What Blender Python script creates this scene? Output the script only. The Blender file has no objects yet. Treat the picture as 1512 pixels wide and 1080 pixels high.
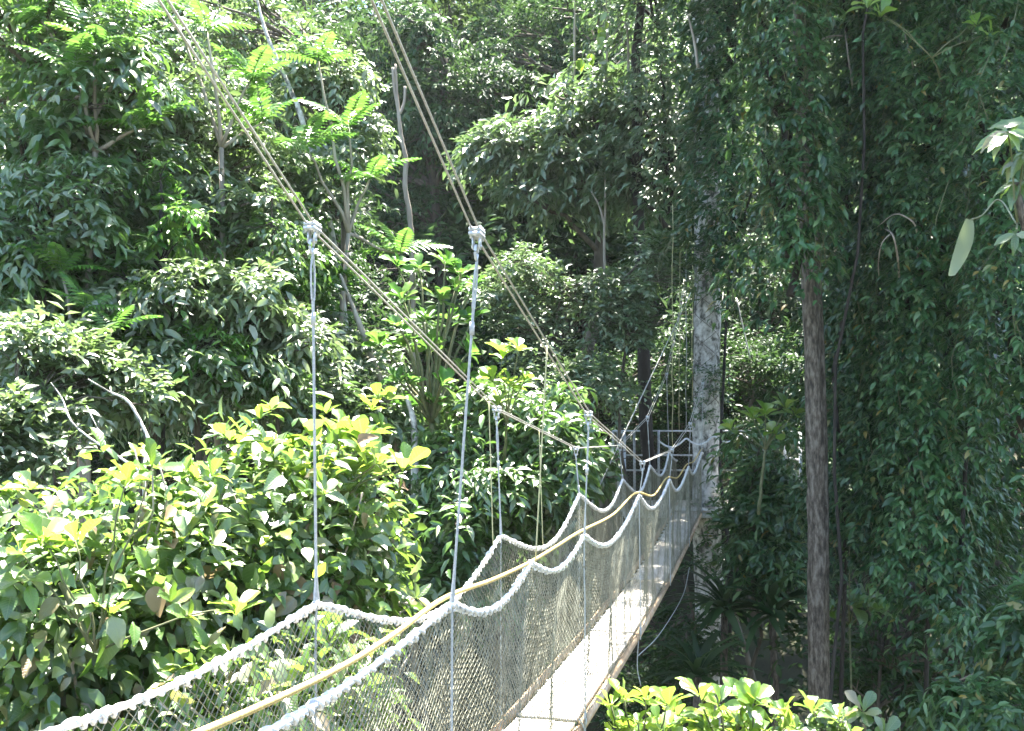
import bpy, math
import numpy as np
from mathutils import Matrix, Vector

# ------------------------------------------------------------------ camera, sky, sun, exposure
sc = bpy.context.scene
CAMZ = 16.0                                   # the walkway hangs in the canopy, 16 m above the valley floor
F = 1484.0                                    # focal length in photo pixels (photo is 1512 x 1080)
PITCH = math.radians(2.55)
cam_d = bpy.data.cameras.new('camera')
cam_d.sensor_width = 36.0
cam_d.lens = 36.0 * F / 1512.0
cam_d.clip_end = 600
cam = bpy.data.objects.new('camera', cam_d)
sc.collection.objects.link(cam)
cam.location = (0, 0, CAMZ)
cam.rotation_euler = (math.pi / 2 + PITCH, 0, 0)
sc.camera = cam

SUN_EL, SUN_AZ = math.radians(71), math.radians(10)     # azimuth to the right of straight ahead
w = bpy.data.worlds.new('World'); sc.world = w; w.use_nodes = True
nt = w.node_tree
bg = nt.nodes['Background']
sky = nt.nodes.new('ShaderNodeTexSky')
sky.sky_type = 'NISHITA'; sky.sun_disc = False
sky.sun_elevation = SUN_EL; sky.sun_rotation = SUN_AZ
nt.links.new(sky.outputs[0], bg.inputs[0])
bg.inputs[1].default_value = 0.09
sun_d = bpy.data.lights.new('sun', 'SUN'); sun_d.energy = 5.0; sun_d.angle = math.radians(0.5)
sun_d.color = (1.0, 0.95, 0.86)
sun = bpy.data.objects.new('sun', sun_d); sc.collection.objects.link(sun)
to_sun = Vector((math.sin(SUN_AZ) * math.cos(SUN_EL), math.cos(SUN_AZ) * math.cos(SUN_EL), math.sin(SUN_EL)))
sun.rotation_euler = to_sun.to_track_quat('Z', 'Y').to_euler()
sun.location = to_sun * 80
sc.view_settings.view_transform = 'Standard'; sc.view_settings.look = 'None'
sc.view_settings.gamma = 1.0; sc.view_settings.exposure = 3.25
cy = sc.cycles
cy.max_bounces = 6; cy.diffuse_bounces = 3; cy.glossy_bounces = 2; cy.transmission_bounces = 4
cy.use_denoising = True
cy.sample_clamp_indirect = 6.0

# ------------------------------------------------------------------ helpers
def at(px, py, Y):
    """photo pixel + distance ahead -> world point"""
    u = (px - 756.0) / F; v = (540.0 - py) / F
    dy = math.cos(PITCH) - v * math.sin(PITCH); dz = math.sin(PITCH) + v * math.cos(PITCH)
    return np.array([u / dy * Y, Y, CAMZ + dz / dy * Y])

def nrm(v):
    return v / np.maximum(np.linalg.norm(v, axis=-1, keepdims=True), 1e-9)

class MB:
    def __init__(s): s.v = []; s.f = []; s.n = 0
    def add(s, V, *faces):
        V = np.asarray(V, float).reshape(-1, 3)
        for f in faces:
            if len(f): s.f.append(np.asarray(f, np.int64) + s.n)
        s.v.append(V); s.n += len(V)
    def tube(s, pts, rad, sides=6, caps=True, twist=0.0):
        pts = np.asarray(pts, float); n = len(pts)
        rad = np.broadcast_to(np.asarray(rad, float), (n,))
        T = nrm(np.gradient(pts, axis=0))
        a = np.tile(np.array([0, 0, 1.0]), (n, 1))
        if abs(T[:, 2]).mean() > 0.8: a = np.tile(np.array([0, 1.0, 0]), (n, 1))
        A = nrm(np.cross(T, a)); B = np.cross(T, A)
        th = np.arange(sides) * 2 * math.pi / sides
        V = pts[:, None] + rad[:, None, None] * (np.cos(th)[None, :, None] * A[:, None] + np.sin(th)[None, :, None] * B[:, None])
        i = np.arange(n - 1)[:, None] * sides; j = np.arange(sides)[None]; k = (j + 1) % sides
        q = np.stack([i + j, i + k, i + sides + k, i + sides + j], -1).reshape(-1, 4)
        if caps:
            s.add(V, q, [list(range(sides))[::-1]], [list(range((n - 1) * sides, n * sides))])
        else: s.add(V, q)
    def trunk(s, pts, rad, sides=18, rough=.10, seed=0):
        g = np.random.default_rng(seed); P = np.asarray(pts, float); t = np.linspace(0, 1, len(P)); n = len(P) * 4; u = np.linspace(0, 1, n)
        P = np.stack([np.interp(u, t, P[:, a]) for a in range(3)], -1); r = np.interp(u, t, np.broadcast_to(rad, (len(t),)))
        th = np.arange(sides) * 2 * math.pi / sides; z = P[:, 2][:, None]
        f = 1 + rough * (.5 * np.sin(3 * th[None] + z * .7 + seed) + .35 * np.sin(5 * th[None] - z * 1.3) + .4 * np.sin(2 * th[None] + z * 2.9 + 1)) * .6 + rough * .35 * g.normal(size=(n, sides))
        V = P[:, None] + (r[:, None] * f)[..., None] * np.stack([np.cos(th), np.sin(th), 0 * th], -1)[None]
        i = np.arange(n - 1)[:, None] * sides; j = np.arange(sides)[None]; k = (j + 1) % sides
        s.add(V, np.stack([i + j, i + k, i + sides + k, i + sides + j], -1).reshape(-1, 4))
    def box(s, c, h, R=None):
        c = np.asarray(c, float)
        V = np.array([[x, y, z] for x in (-1, 1) for y in (-1, 1) for z in (-1, 1)], float) * np.asarray(h, float)
        if R is not None: V = V @ np.asarray(R).T
        s.add(V + c, [[0, 1, 3, 2], [4, 6, 7, 5], [0, 4, 5, 1], [2, 3, 7, 6], [0, 2, 6, 4], [1, 5, 7, 3]])
    def mesh(s, name, smooth=False):
        m = bpy.data.meshes.new(name)
        V = np.concatenate(s.v).astype(np.float32)
        m.vertices.add(len(V)); m.vertices.foreach_set('co', V.ravel())
        loops = np.concatenate([f.ravel() for f in s.f]).astype(np.int32)
        sizes = np.concatenate([np.full(len(f), f.shape[1], np.int32) for f in s.f])
        starts = np.concatenate([[0], np.cumsum(sizes)[:-1]]).astype(np.int32)
        m.loops.add(len(loops)); m.loops.foreach_set('vertex_index', loops)
        m.polygons.add(len(sizes)); m.polygons.foreach_set('loop_start', starts); m.polygons.foreach_set('loop_total', sizes)
        if smooth: m.polygons.foreach_set('use_smooth', np.ones(len(sizes), bool))
        m.update(calc_edges=True)
        return m
    def build(s, name, mat, parent=None, smooth=False, origin=None):
        o = bpy.data.objects.new(name, None) if False else None
        if origin is not None: s.v = [v - np.asarray(origin) for v in s.v]
        me = s.mesh(name, smooth); me.materials.append(mat)
        o = bpy.data.objects.new(name, me); sc.collection.objects.link(o)
        if parent is not None: o.parent = parent
        elif origin is not None: o.location = origin
        return o

def tag(o, label=None, cat=None, group=None, kind=None):
    if label: o['label'] = label
    if cat: o['category'] = cat
    if group: o['group'] = group
    if kind: o['kind'] = kind
    return o

def empty(name, loc):
    o = bpy.data.objects.new(name, None); sc.collection.objects.link(o)
    o.location = loc; o.empty_display_size = 0.2
    return o

def catmull(pts, n=8):
    P = np.asarray(pts, float)
    if len(P) < 3:
        t = np.linspace(0, 1, n)[:, None]; return P[0] * (1 - t) + P[-1] * t
    Q = np.vstack([2 * P[0] - P[1], P, 2 * P[-1] - P[-2]]); out = []
    for i in range(1, len(Q) - 2):
        t = np.linspace(0, 1, n, endpoint=False)[:, None]
        a, b, c, d = Q[i - 1], Q[i], Q[i + 1], Q[i + 2]
        out.append(0.5 * ((2 * b) + (c - a) * t + (2 * a - 5 * b + 4 * c - d) * t ** 2 + (3 * b - a - 3 * c + d) * t ** 3))
    out.append(P[-1:]); return np.vstack(out)

# ------------------------------------------------------------------ materials
def new_mat(name):
    m = bpy.data.materials.new(name); m.use_nodes = True
    t = m.node_tree; t.nodes.clear()
    out = t.nodes.new('ShaderNodeOutputMaterial')
    return m, t, out

def ramp(t, cols, pos=None):
    r = t.nodes.new('ShaderNodeValToRGB'); e = r.color_ramp.elements
    n = len(cols); pos = pos or [i / (n - 1) for i in range(n)]
    e[0].position = pos[0]; e[0].color = (*cols[0], 1); e[1].position = pos[-1]; e[1].color = (*cols[-1], 1)
    for i in range(1, n - 1):
        x = e.new(pos[i]); x.color = (*cols[i], 1)
    return r

def leaf_mat(name, cols, pos=None, rough=0.38, trans=0.35, tcol=(0.30, 0.42, 0.04), spec=0.5, vein=False, clump=0.5):
    m, t, out = new_mat(name)
    L = t.links.new
    geo = t.nodes.new('ShaderNodeNewGeometry'); oi = t.nodes.new('ShaderNodeObjectInfo')
    add = t.nodes.new('ShaderNodeMath'); add.operation = 'ADD'
    L(geo.outputs['Random Per Island'], add.inputs[0]); L(oi.outputs['Random'], add.inputs[1])
    fr = t.nodes.new('ShaderNodeMath'); fr.operation = 'FRACT'; L(add.outputs[0], fr.inputs[0])
    r = ramp(t, cols, pos); L(fr.outputs[0], r.inputs[0])
    # slow drift of tone from branch to branch
    nz = t.nodes.new('ShaderNodeTexNoise'); nz.inputs['Scale'].default_value = clump; nz.inputs['Detail'].default_value = 2
    L(geo.outputs['Position'], nz.inputs['Vector'])
    mr = t.nodes.new('ShaderNodeMapRange'); mr.inputs[1].default_value = 0.3; mr.inputs[2].default_value = 0.7
    mr.inputs[3].default_value = 0.75; mr.inputs[4].default_value = 1.3; L(nz.outputs[0], mr.inputs[0])
    mul = t.nodes.new('ShaderNodeMix'); mul.data_type = 'RGBA'; mul.blend_type = 'MULTIPLY'; mul.inputs[0].default_value = 1
    L(r.outputs[0], mul.inputs[6]); L(mr.outputs[0], mul.inputs[7])
    col = mul.outputs[2]
    # pale underside
    und = t.nodes.new('ShaderNodeMix'); und.data_type = 'RGBA'; und.blend_type = 'MIX'
    und.inputs[7].default_value = (0.075, 0.125, 0.045, 1)
    bf = t.nodes.new('ShaderNodeMath'); bf.operation = 'MULTIPLY'; bf.inputs[1].default_value = 0.35
    L(geo.outputs['Backfacing'], bf.inputs[0]); L(bf.outputs[0], und.inputs[0]); L(col, und.inputs[6])
    col = und.outputs[2]
    p = t.nodes.new('ShaderNodeBsdfPrincipled'); p.inputs['Roughness'].default_value = rough
    p.inputs['Specular IOR Level'].default_value = spec
    if spec >= .8:                                            # waxy cuticle
        p.inputs['Coat Weight'].default_value = .45; p.inputs['Coat Roughness'].default_value = .40
    if vein:
        tc = t.nodes.new('ShaderNodeTexCoord'); sx = t.nodes.new('ShaderNodeSeparateXYZ'); L(tc.outputs['Object'], sx.inputs[0])
        ab = t.nodes.new('ShaderNodeMath'); ab.operation = 'ABSOLUTE'; L(sx.outputs[0], ab.inputs[0])
        sk = t.nodes.new('ShaderNodeMath'); sk.operation = 'MULTIPLY_ADD'; sk.inputs[1].default_value = -0.8
        L(ab.outputs[0], sk.inputs[0]); L(sx.outputs[1], sk.inputs[2])
        sn = t.nodes.new('ShaderNodeMath'); sn.operation = 'MULTIPLY'; sn.inputs[1].default_value = 58; L(sk.outputs[0], sn.inputs[0])
        si = t.nodes.new('ShaderNodeMath'); si.operation = 'SINE'; L(sn.outputs[0], si.inputs[0])
        g1 = t.nodes.new('ShaderNodeMapRange'); g1.inputs[1].default_value = 0.86; g1.inputs[2].default_value = 1.0; L(si.outputs[0], g1.inputs[0])
        g2 = t.nodes.new('ShaderNodeMapRange'); g2.inputs[1].default_value = 0.02; g2.inputs[2].default_value = 0.008; L(ab.outputs[0], g2.inputs[0])
        mx = t.nodes.new('ShaderNodeMath'); mx.operation = 'MAXIMUM'; L(g1.outputs[0], mx.inputs[0]); L(g2.outputs[0], mx.inputs[1])
        vm = t.nodes.new('ShaderNodeMath'); vm.operation = 'MULTIPLY'; vm.inputs[1].default_value = 0.4; L(mx.outputs[0], vm.inputs[0])
        vc = t.nodes.new('ShaderNodeMix'); vc.data_type = 'RGBA'; vc.inputs[7].default_value = (0.22, 0.26, 0.09, 1)
        L(vm.outputs[0], vc.inputs[0]); L(col, vc.inputs[6]); col = vc.outputs[2]
        bp = t.nodes.new('ShaderNodeBump'); bp.inputs['Strength'].default_value = 0.35; bp.inputs['Distance'].default_value = 0.004
        L(mx.outputs[0], bp.inputs['Height']); L(bp.outputs[0], p.inputs['Normal'])
    L(col, p.inputs['Base Color'])
    tr = t.nodes.new('ShaderNodeBsdfTranslucent')
    tm = t.nodes.new('ShaderNodeMix'); tm.data_type = 'RGBA'; tm.blend_type = 'MIX'; tm.inputs[0].default_value = 0.55
    tm.inputs[6].default_value = (*tcol, 1)
    sc2 = t.nodes.new('ShaderNodeMix'); sc2.data_type = 'RGBA'; sc2.blend_type = 'ADD'; sc2.inputs[0].default_value = 1
    L(col, sc2.inputs[6]); L(col, sc2.inputs[7]); L(sc2.outputs[2], tm.inputs[7])
    L(tm.outputs[2], tr.inputs[0])
    ms = t.nodes.new('ShaderNodeMixShader'); ms.inputs[0].default_value = trans
    L(p.outputs[0], ms.inputs[1]); L(tr.outputs[0], ms.inputs[2]); L(ms.outputs[0], out.inputs[0])
    return m

def plain_mat(name, cols, scale=8.0, rough=0.7, metal=0.0, stretch=(1, 1, 1), bump=0.3, detail=6, bdist=0.02, spec=0.4, coords='Object', spread=.4):
    m, t, out = new_mat(name); L = t.links.new
    tc = t.nodes.new('ShaderNodeTexCoord'); mp = t.nodes.new('ShaderNodeMapping'); mp.inputs['Scale'].default_value = stretch
    L(tc.outputs[coords], mp.inputs[0])
    nz = t.nodes.new('ShaderNodeTexNoise'); nz.inputs['Scale'].default_value = scale; nz.inputs['Detail'].default_value = detail
    nz.inputs['Roughness'].default_value = 0.65
    L(mp.outputs[0], nz.inputs['Vector'])
    n = len(cols)
    r = ramp(t, cols, [0.5 - spread / 2 + spread * i / (n - 1) for i in range(n)]); L(nz.outputs[0], r.inputs[0])
    p = t.nodes.new('ShaderNodeBsdfPrincipled'); p.inputs['Roughness'].default_value = rough; p.inputs['Metallic'].default_value = metal
    p.inputs['Specular IOR Level'].default_value = spec
    L(r.outputs[0], p.inputs['Base Color'])
    if bump:
        b = t.nodes.new('ShaderNodeBump'); b.inputs['Strength'].default_value = bump; b.inputs['Distance'].default_value = bdist
        L(nz.outputs[0], b.inputs['Height']); L(b.outputs[0], p.inputs['Normal'])
    L(p.outputs[0], out.inputs[0])
    return m

G = dict(
    vine=leaf_mat('vine_leaf', [(.015, .045, .013), (.030, .082, .022), (.052, .128, .036), (.13, .20, .075), (.24, .17, .035)], pos=[0, .33, .66, .965, 1], rough=.36, trans=.25, tcol=(.10, .20, .03), clump=.6),
    vine2=leaf_mat('vine_leaf_blue', [(.016, .046, .017), (.031, .082, .028), (.056, .126, .044), (.13, .19, .085), (.24, .17, .035)], pos=[0, .33, .66, .965, 1], rough=.36, trans=.22, tcol=(.09, .18, .03), clump=.5),
    far_olive=leaf_mat('hill_leaf_olive', [(.020, .042, .010), (.032, .062, .013), (.048, .085, .018), (.07, .11, .028)], rough=.55, spec=.25, trans=.22, tcol=(.10, .17, .03), clump=.25),
    far_pale=leaf_mat('hill_leaf_pale', [(.022, .048, .020), (.034, .068, .028), (.050, .090, .038), (.08, .12, .055)], rough=.55, spec=.3, trans=.22, tcol=(.09, .16, .04), clump=.25),
    far=leaf_mat('hill_leaf', [(.014, .038, .012), (.022, .056, .016), (.035, .078, .022), (.055, .10, .03)], rough=.55, spec=.25, trans=.22, tcol=(.08, .16, .03), clump=.25),  # green lowered so the colour carries the slope's shade
    grey=leaf_mat('grey_leaf', [(.042, .082, .032), (.068, .120, .045), (.105, .160, .070), (.22, .25, .15)], rough=.40, spec=.8, trans=.28, tcol=(.14, .26, .04), clump=.5),
    glossy=leaf_mat('glossy_leaf', [(.022, .060, .010), (.042, .105, .014), (.070, .150, .024), (.17, .21, .11)], pos=[0, .35, .72, 1], rough=.38, spec=1.0, trans=.28, tcol=(.16, .32, .03), clump=.8),  # palest step paints in sun-bleached highlights
    bright=leaf_mat('bright_leaf', [(.030, .095, .012), (.050, .14, .016), (.085, .19, .024), (.16, .25, .05)], rough=.36, trans=.34, tcol=(.13, .32, .03), clump=.9),
    young=leaf_mat('young_leaf', [(.035, .105, .010), (.070, .165, .014), (.14, .25, .025), (.25, .32, .07)], rough=.36, spec=.8, trans=.45, tcol=(.40, .52, .03), vein=True, clump=1.2),
    broad=leaf_mat('broad_leaf', [(.025, .07, .012), (.045, .105, .018), (.075, .145, .028), (.17, .21, .10), (.16, .09, .05)], pos=[0, .35, .65, .92, 1.0], rough=.36, spec=1.0, trans=.34, tcol=(.28, .46, .03), vein=True, clump=1.2),  # whitish step is painted sun highlight, last step browned leaves
    sun_whitened=leaf_mat('sun_whitened_leaf', [(.050, .088, .028), (.085, .135, .048), (.125, .175, .080), (.21, .23, .16)], rough=.40, spec=1.0, trans=.28, tcol=(.20, .34, .05), clump=.9),  # white sun glints put into a paler leaf colour
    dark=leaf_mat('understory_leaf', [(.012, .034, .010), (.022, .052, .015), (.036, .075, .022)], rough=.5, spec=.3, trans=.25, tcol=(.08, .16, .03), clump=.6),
    dead=leaf_mat('dead_leaf', [(.10, .06, .03), (.20, .13, .07), (.32, .25, .16)], rough=.7, trans=.25, tcol=(.3, .2, .08)),
    pale=leaf_mat('pale_leaf', [(.20, .22, .14), (.28, .29, .20), (.36, .36, .27)], rough=.5, trans=.3),
)
BARK = plain_mat('bark', [(.035, .028, .02), (.09, .075, .055), (.16, .14, .11)], 5, .85, stretch=(1, 1, .22), bump=.8)
BARK_BROWN = plain_mat('bark_brown', [(.04, .032, .024), (.11, .088, .066), (.21, .18, .145)], 20, .85, stretch=(1, 1, .3), bump=1.0, bdist=.04, spread=.24)
BARK_DARK = plain_mat('bark_dark', [(.015, .012, .009), (.03, .025, .02), (.055, .048, .04)], 9, .9, stretch=(1, 1, .3), bump=.6)
BARK_PALE = plain_mat('bark_pale', [(.10, .10, .085), (.36, .34, .31), (.46, .44, .40), (.66, .64, .60)], 7, .8, stretch=(1, 1, .7), bump=.7, bdist=.04, spread=.20)
BARK_SNAG = plain_mat('bark_snag', [(.16, .13, .10), (.30, .26, .21), (.44, .40, .34)], 6, .85, stretch=(1, 1, .2), bump=.6)
STEM = plain_mat('green_stem', [(.06, .08, .03), (.12, .13, .06), (.2, .18, .1)], 10, .7, bump=.2)
SOIL = plain_mat('forest_soil', [(.018, .016, .010), (.035, .035, .018), (.05, .06, .026)], .7, .95, bump=.6, bdist=.2, coords='Object')
ROPE_W = plain_mat('white_rope', [(.44, .45, .46), (.64, .64, .64), (.78, .77, .74)], 30, .75, bump=.35, bdist=.004)
ROPE_Y = plain_mat('manila_rope', [(.32, .22, .07), (.46, .34, .12), (.56, .45, .19)], 70, .8, bump=.4, bdist=.004)
ROPE_G = plain_mat('hanger_rope', [(.26, .28, .27), (.38, .39, .38), (.50, .50, .47)], 60, .75, bump=.4, bdist=.003)
CORD = plain_mat('thin_cord', [(.38, .36, .18), (.5, .47, .27)], 30, .8, bump=0)
CABLE = plain_mat('steel_cable', [(.24, .24, .21), (.38, .37, .33), (.52, .50, .45)], 90, .5, metal=.35, bump=.4, bdist=.002)
STEEL = plain_mat('galvanised_steel', [(.42, .45, .48), (.56, .58, .60), (.68, .70, .71)], 25, .42, metal=.55, bump=.1, bdist=.002)
NET = plain_mat('net_twine', [(.11, .108, .075), (.21, .205, .145), (.35, .34, .25)], 9, .75, bump=0)
WOOD = plain_mat('plank_wood', [(.44, .39, .33), (.60, .55, .48), (.70, .66, .60)], 4, .75, stretch=(6, .6, 6), bump=.4, bdist=.006)
POLE = plain_mat('rail_pole', [(.30, .19, .10), (.46, .32, .19), (.58, .46, .32)], 6, .55, stretch=(4, .5, 4), bump=.2, bdist=.004)
ALU = plain_mat('aluminium', [(.42, .45, .48), (.55, .57, .60), (.66, .68, .70)], 12, .5, metal=.4, bump=.1, bdist=.003)

# ------------------------------------------------------------------ leaves
def leaf_template(kind):
    if kind == 'far':
        V = [(0, 0, 0), (.45, -.5, .10), (1, 0, -.10), (.45, .5, .10)]
        Fc = [np.array([[0, 2, 1], [0, 3, 2]])]
    elif kind == 'mid':
        V = [(0, 0, 0), (.28, -.42, .07), (.28, .42, .07), (.66, -.38, .02), (.66, .38, .02), (1, 0, -.20), (.33, 0, .01), (.68, 0, -.05)]
        Fc = [np.array([[0, 6, 1], [3, 7, 5], [0, 2, 6], [7, 4, 5]]), np.array([[1, 6, 7, 3], [6, 2, 4, 7]])]
    return np.array(V, float), Fc

def near_leaf_mesh(name, shape, mat, rng):
    """one leaf, 1 long along +Y, about 40 triangles, curled"""
    prof = dict(obovate=[(0, .02), (.12, .05), (.3, .13), (.5, .21), (.7, .265), (.86, .23), (.96, .11), (1, .02)],
                ovate=[(0, .03), (.08, .17), (.22, .28), (.4, .31), (.6, .26), (.8, .15), (.93, .06), (1, .005)],
                ellip=[(0, .02), (.1, .09), (.28, .19), (.48, .225), (.68, .19), (.85, .11), (.95, .045), (1, .005)])[shape]
    curl = rng.uniform(.04, .55); fold = rng.uniform(.05, .6); tw = rng.uniform(-.9, .9); wav = rng.uniform(.012, .05)
    V = []; 
    for i, (t, wd) in enumerate(prof):
        for s in (-1, -.5, 0, .5, 1):
            x = s * wd; z = -curl * t * t + abs(s) * wd * fold + tw * s * wd * t * .5
            z += wav * math.sin(i * 2.3 + s * 4) * abs(s)
            V.append((x, t * (1 - .15 * curl), z))
    q = []
    for i in range(len(prof) - 1):
        for j in range(4):
            a = i * 5 + j; q.append([a, a + 1, a + 6, a + 5])
    mb = MB(); mb.add(V, np.array(q)); me = mb.mesh(name, True); me.materials.append(mat)
    return me

def put_leaves(mb, P, D, N, L, W, kind='far'):
    """vectorised: base points P, direction D, normal N, length L, width W"""
    if len(P) == 0: return
    D = nrm(D); S = nrm(np.cross(D, N)); N = np.cross(S, D)
    T, Fc = leaf_template(kind)
    V = P[:, None] + (T[None, :, 0, None] * L[:, None, None]) * D[:, None] + (T[None, :, 1, None] * W[:, None, None]) * S[:, None] + (T[None, :, 2, None] * L[:, None, None]) * N[:, None]
    n = len(T); off = np.arange(len(P)) * n
    mb.add(V.reshape(-1, 3), *[(f[None] + off[:, None, None]).reshape(-1, f.shape[1]) for f in Fc])

# the walkway's own lines (fitted once, metres): left rope, right rope and centre line at hanger k
def Lk(k): return np.array([-1.744 + .8288 * k, 1.546 + 3.2 * k])
def Rk(k): return np.array([-1.100 + .8288 * k, 1.392 + 3.2 * k])
def corridor(P, pad=.22):
    """True where a point is clear of the walkway"""
    d = np.array([.2507, .9681]); n = np.array([.9681, -.2507])
    rel = P[:, :2] - np.array([-1.422, 1.469]); side = rel @ n; along = rel @ d
    return ~((np.abs(side) < .36 + pad) & (along < 19.8) & (P[:, 2] > CAMZ - 3.1) & (P[:, 2] < CAMZ + 3.5))

def unit_rand(rng, n):
    return nrm(rng.normal(size=(n, 3)))

def spray(mb, rng, P0, D0, J, spacing, L, W, kind='far', droop=.35, spread=.9, upn=.8, clip=True, keep=None):
    """twigs at P0 along D0, J leaves each, set alternately left and right"""
    M = len(P0)
    if M == 0: return
    j = np.arange(J)[None, :, None]
    D0 = nrm(D0)
    path = P0[:, None] + D0[:, None] * (j * spacing) + np.array([0, 0, -1.0]) * (droop * (j * spacing) ** 2 / (J * spacing))
    side = nrm(np.cross(D0, np.array([0, 0, 1.0])) + 1e-3 * rng.normal(size=D0.shape))
    sg = np.where(np.arange(J) % 2 == 0, 1.0, -1.0)[None, :, None]
    D = D0[:, None] * (.55 + .3 * rng.random((M, J, 1))) + sg * side[:, None] * spread * (.5 + .6 * rng.random((M, J, 1))) \
        + np.array([0, 0, -1.0]) * droop * (.4 + 1.2 * rng.random((M, J, 1))) + .22 * rng.normal(size=(M, J, 3))
    N = np.array([0, 0, 1.0]) * upn + .45 * rng.normal(size=(M, J, 3)) + D0[:, None] * .6 * rng.random((M, J, 1)) * 1.6
    P = path.reshape(-1, 3); D = D.reshape(-1, 3); N = N.reshape(-1, 3)
    l = L * rng.uniform(.65, 1.2, len(P)); wd = W * rng.uniform(.75, 1.2, len(P)) * (l / L)
    ok = corridor(P) if clip else np.ones(len(P), bool)
    if keep is not None: ok &= keep(P)
    put_leaves(mb, P[ok], D[ok], N[ok], l[ok], wd[ok], kind)

def clump_points(rng, c, r, n, flat=.75, shell=.55):
    """points and outward directions through an ellipsoidal clump, more of them near its skin"""
    d = unit_rand(rng, n); d[:, 2] = np.where(d[:, 2] < -.35, -d[:, 2], d[:, 2])
    rad = (shell + (1 - shell) * rng.random(n) ** .6)[:, None]
    s = np.array([1, 1, flat]) * r
    return c + d * rad * s, d

def limb_path(a, b, rng, wob=.12, n=7):
    a = np.asarray(a, float); b = np.asarray(b, float); t = np.linspace(0, 1, n)[:, None]
    L = np.linalg.norm(b - a); p = a * (1 - t) + b * t
    p = p + np.sin(t * math.pi) * np.array([0, 0, .14 * L]) * np.sign(b[2] - a[2] + 1e-6) * .4
    p[1:-1] += rng.normal(size=(n - 2, 3)) * wob * L / n
    return p

def make_tree(name, label, cat, base, top, clumps, leaf, trunk_r=.18, bark=BARK, mat=None, group=None, seed=1, limbs=True, stems=None, keep=None, local=False):
    """trunk with limbs to every clump; crown of leafy twigs. clumps: list of (centre, radius, twigs)"""
    rng = np.random.default_rng(seed)
    root = empty(name, (0, 0, 0) if local else tuple(base))
    org = np.zeros(3) if local else np.asarray(base, float)
    tb = MB()
    n = 14; t = np.linspace(0, 1, n)[:, None]
    p = np.asarray(base) * (1 - t) + np.asarray(top) * t
    H = np.linalg.norm(np.asarray(top) - np.asarray(base))
    wob = np.cumsum(rng.normal(size=(n, 3)) * np.array([1, 1, 0]) * .012 * H, axis=0); wob -= t * wob[-1]
    p = p + wob
    tb.tube(p, trunk_r * (1.25 - .85 * t[:, 0]) * (1 + .5 * np.exp(-t[:, 0] * 14)), 10)
    crown = MB()
    for (c, r, tw) in clumps:
        c = np.asarray(c, float)
        if limbs:
            q = p[np.argmin(np.linalg.norm(p - (c - np.array([0, 0, .6 * np.max(r)])), axis=1))]
            lp = limb_path(q, c, rng); lr = trunk_r * .38
            tb.tube(lp, np.linspace(lr, lr * .3, len(lp)), 6)
            for _ in range(3):
                e = c + unit_rand(rng, 1)[0] * np.asarray(r) * .8
                s = limb_path(lp[-3], e, rng, n=5); tb.tube(s, np.linspace(lr * .35, .006, 5), 5)
        rs = np.asarray(r, float) * rng.uniform(.7, 1.45, 3) * np.array([1, 1, .85])
        P, D = clump_points(rng, c, rs, max(6, int(tw * rng.uniform(.45, 1.15))), shell=.3)
        D = D + rng.normal(size=D.shape) * .5 + unit_rand(rng, 1)[0] * .5
        lf = dict(leaf); fz = rng.uniform(.75, 1.35)
        for kk in ('L', 'W', 'spacing'): lf[kk] = leaf[kk] * fz
        lf['droop'] = leaf['droop'] * rng.uniform(.5, 1.6)
        spray(crown, rng, P, D, clip=not local, keep=keep, **lf)
    for o_ in (tb.build('trunk', bark, root, True, org), crown.build('crown', mat, root, False, org)): pass
    return tag(root, label, cat, group)

def blob(rng, c, r, n, cr, tw, shell=.45, low=-.9):
    """n clumps scattered through an ellipsoid of radii r"""
    out = []; c = np.asarray(c, float)
    while len(out) < n:
        d = unit_rand(rng, 1)[0]
        if d[2] < low: continue
        out.append((c + d * np.asarray(r) * (shell + (1.12 - shell) * rng.random() ** .7), np.array([1, 1, .8]) * cr * rng.uniform(.6, 1.3), tw))
    return out

# ------------------------------------------------------------------ ground: one sheet, a valley that climbs to a hillside
def ground_z(x, y):
    x = np.asarray(x, float); y = np.asarray(y, float)
    z = -13.0 + 1.2 * np.sin(x * .21 + 1) * np.cos(y * .17) + .5 * np.sin(x * .7) * np.sin(y * .6 + 2)
    s = np.clip((y - 14) / 14, 0, 1); z = z + 5.5 * s * s * (3 - 2 * s)
    z = z + np.maximum(y - 24, 0) * .60
    z = z + np.maximum(-y + 2, 0) * .35 + np.maximum(np.abs(x) - 22, 0) * .22
    return z + CAMZ
gx = np.linspace(-75, 75, 150); gy = np.linspace(-45, 105, 150)
X, Y = np.meshgrid(gx, gy); Z = ground_z(X, Y)
mb = MB(); ii = np.arange(149)[:, None] * 150 + np.arange(149)[None]
mb.add(np.stack([X, Y, Z], -1), np.stack([ii, ii + 1, ii + 151, ii + 150], -1).reshape(-1, 4))
tag(mb.build('ground', SOIL, None, True), kind='structure')
def gnd(x, y, dz=-.15): return np.array([x, y, float(ground_z(x, y)) + dz])

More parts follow.
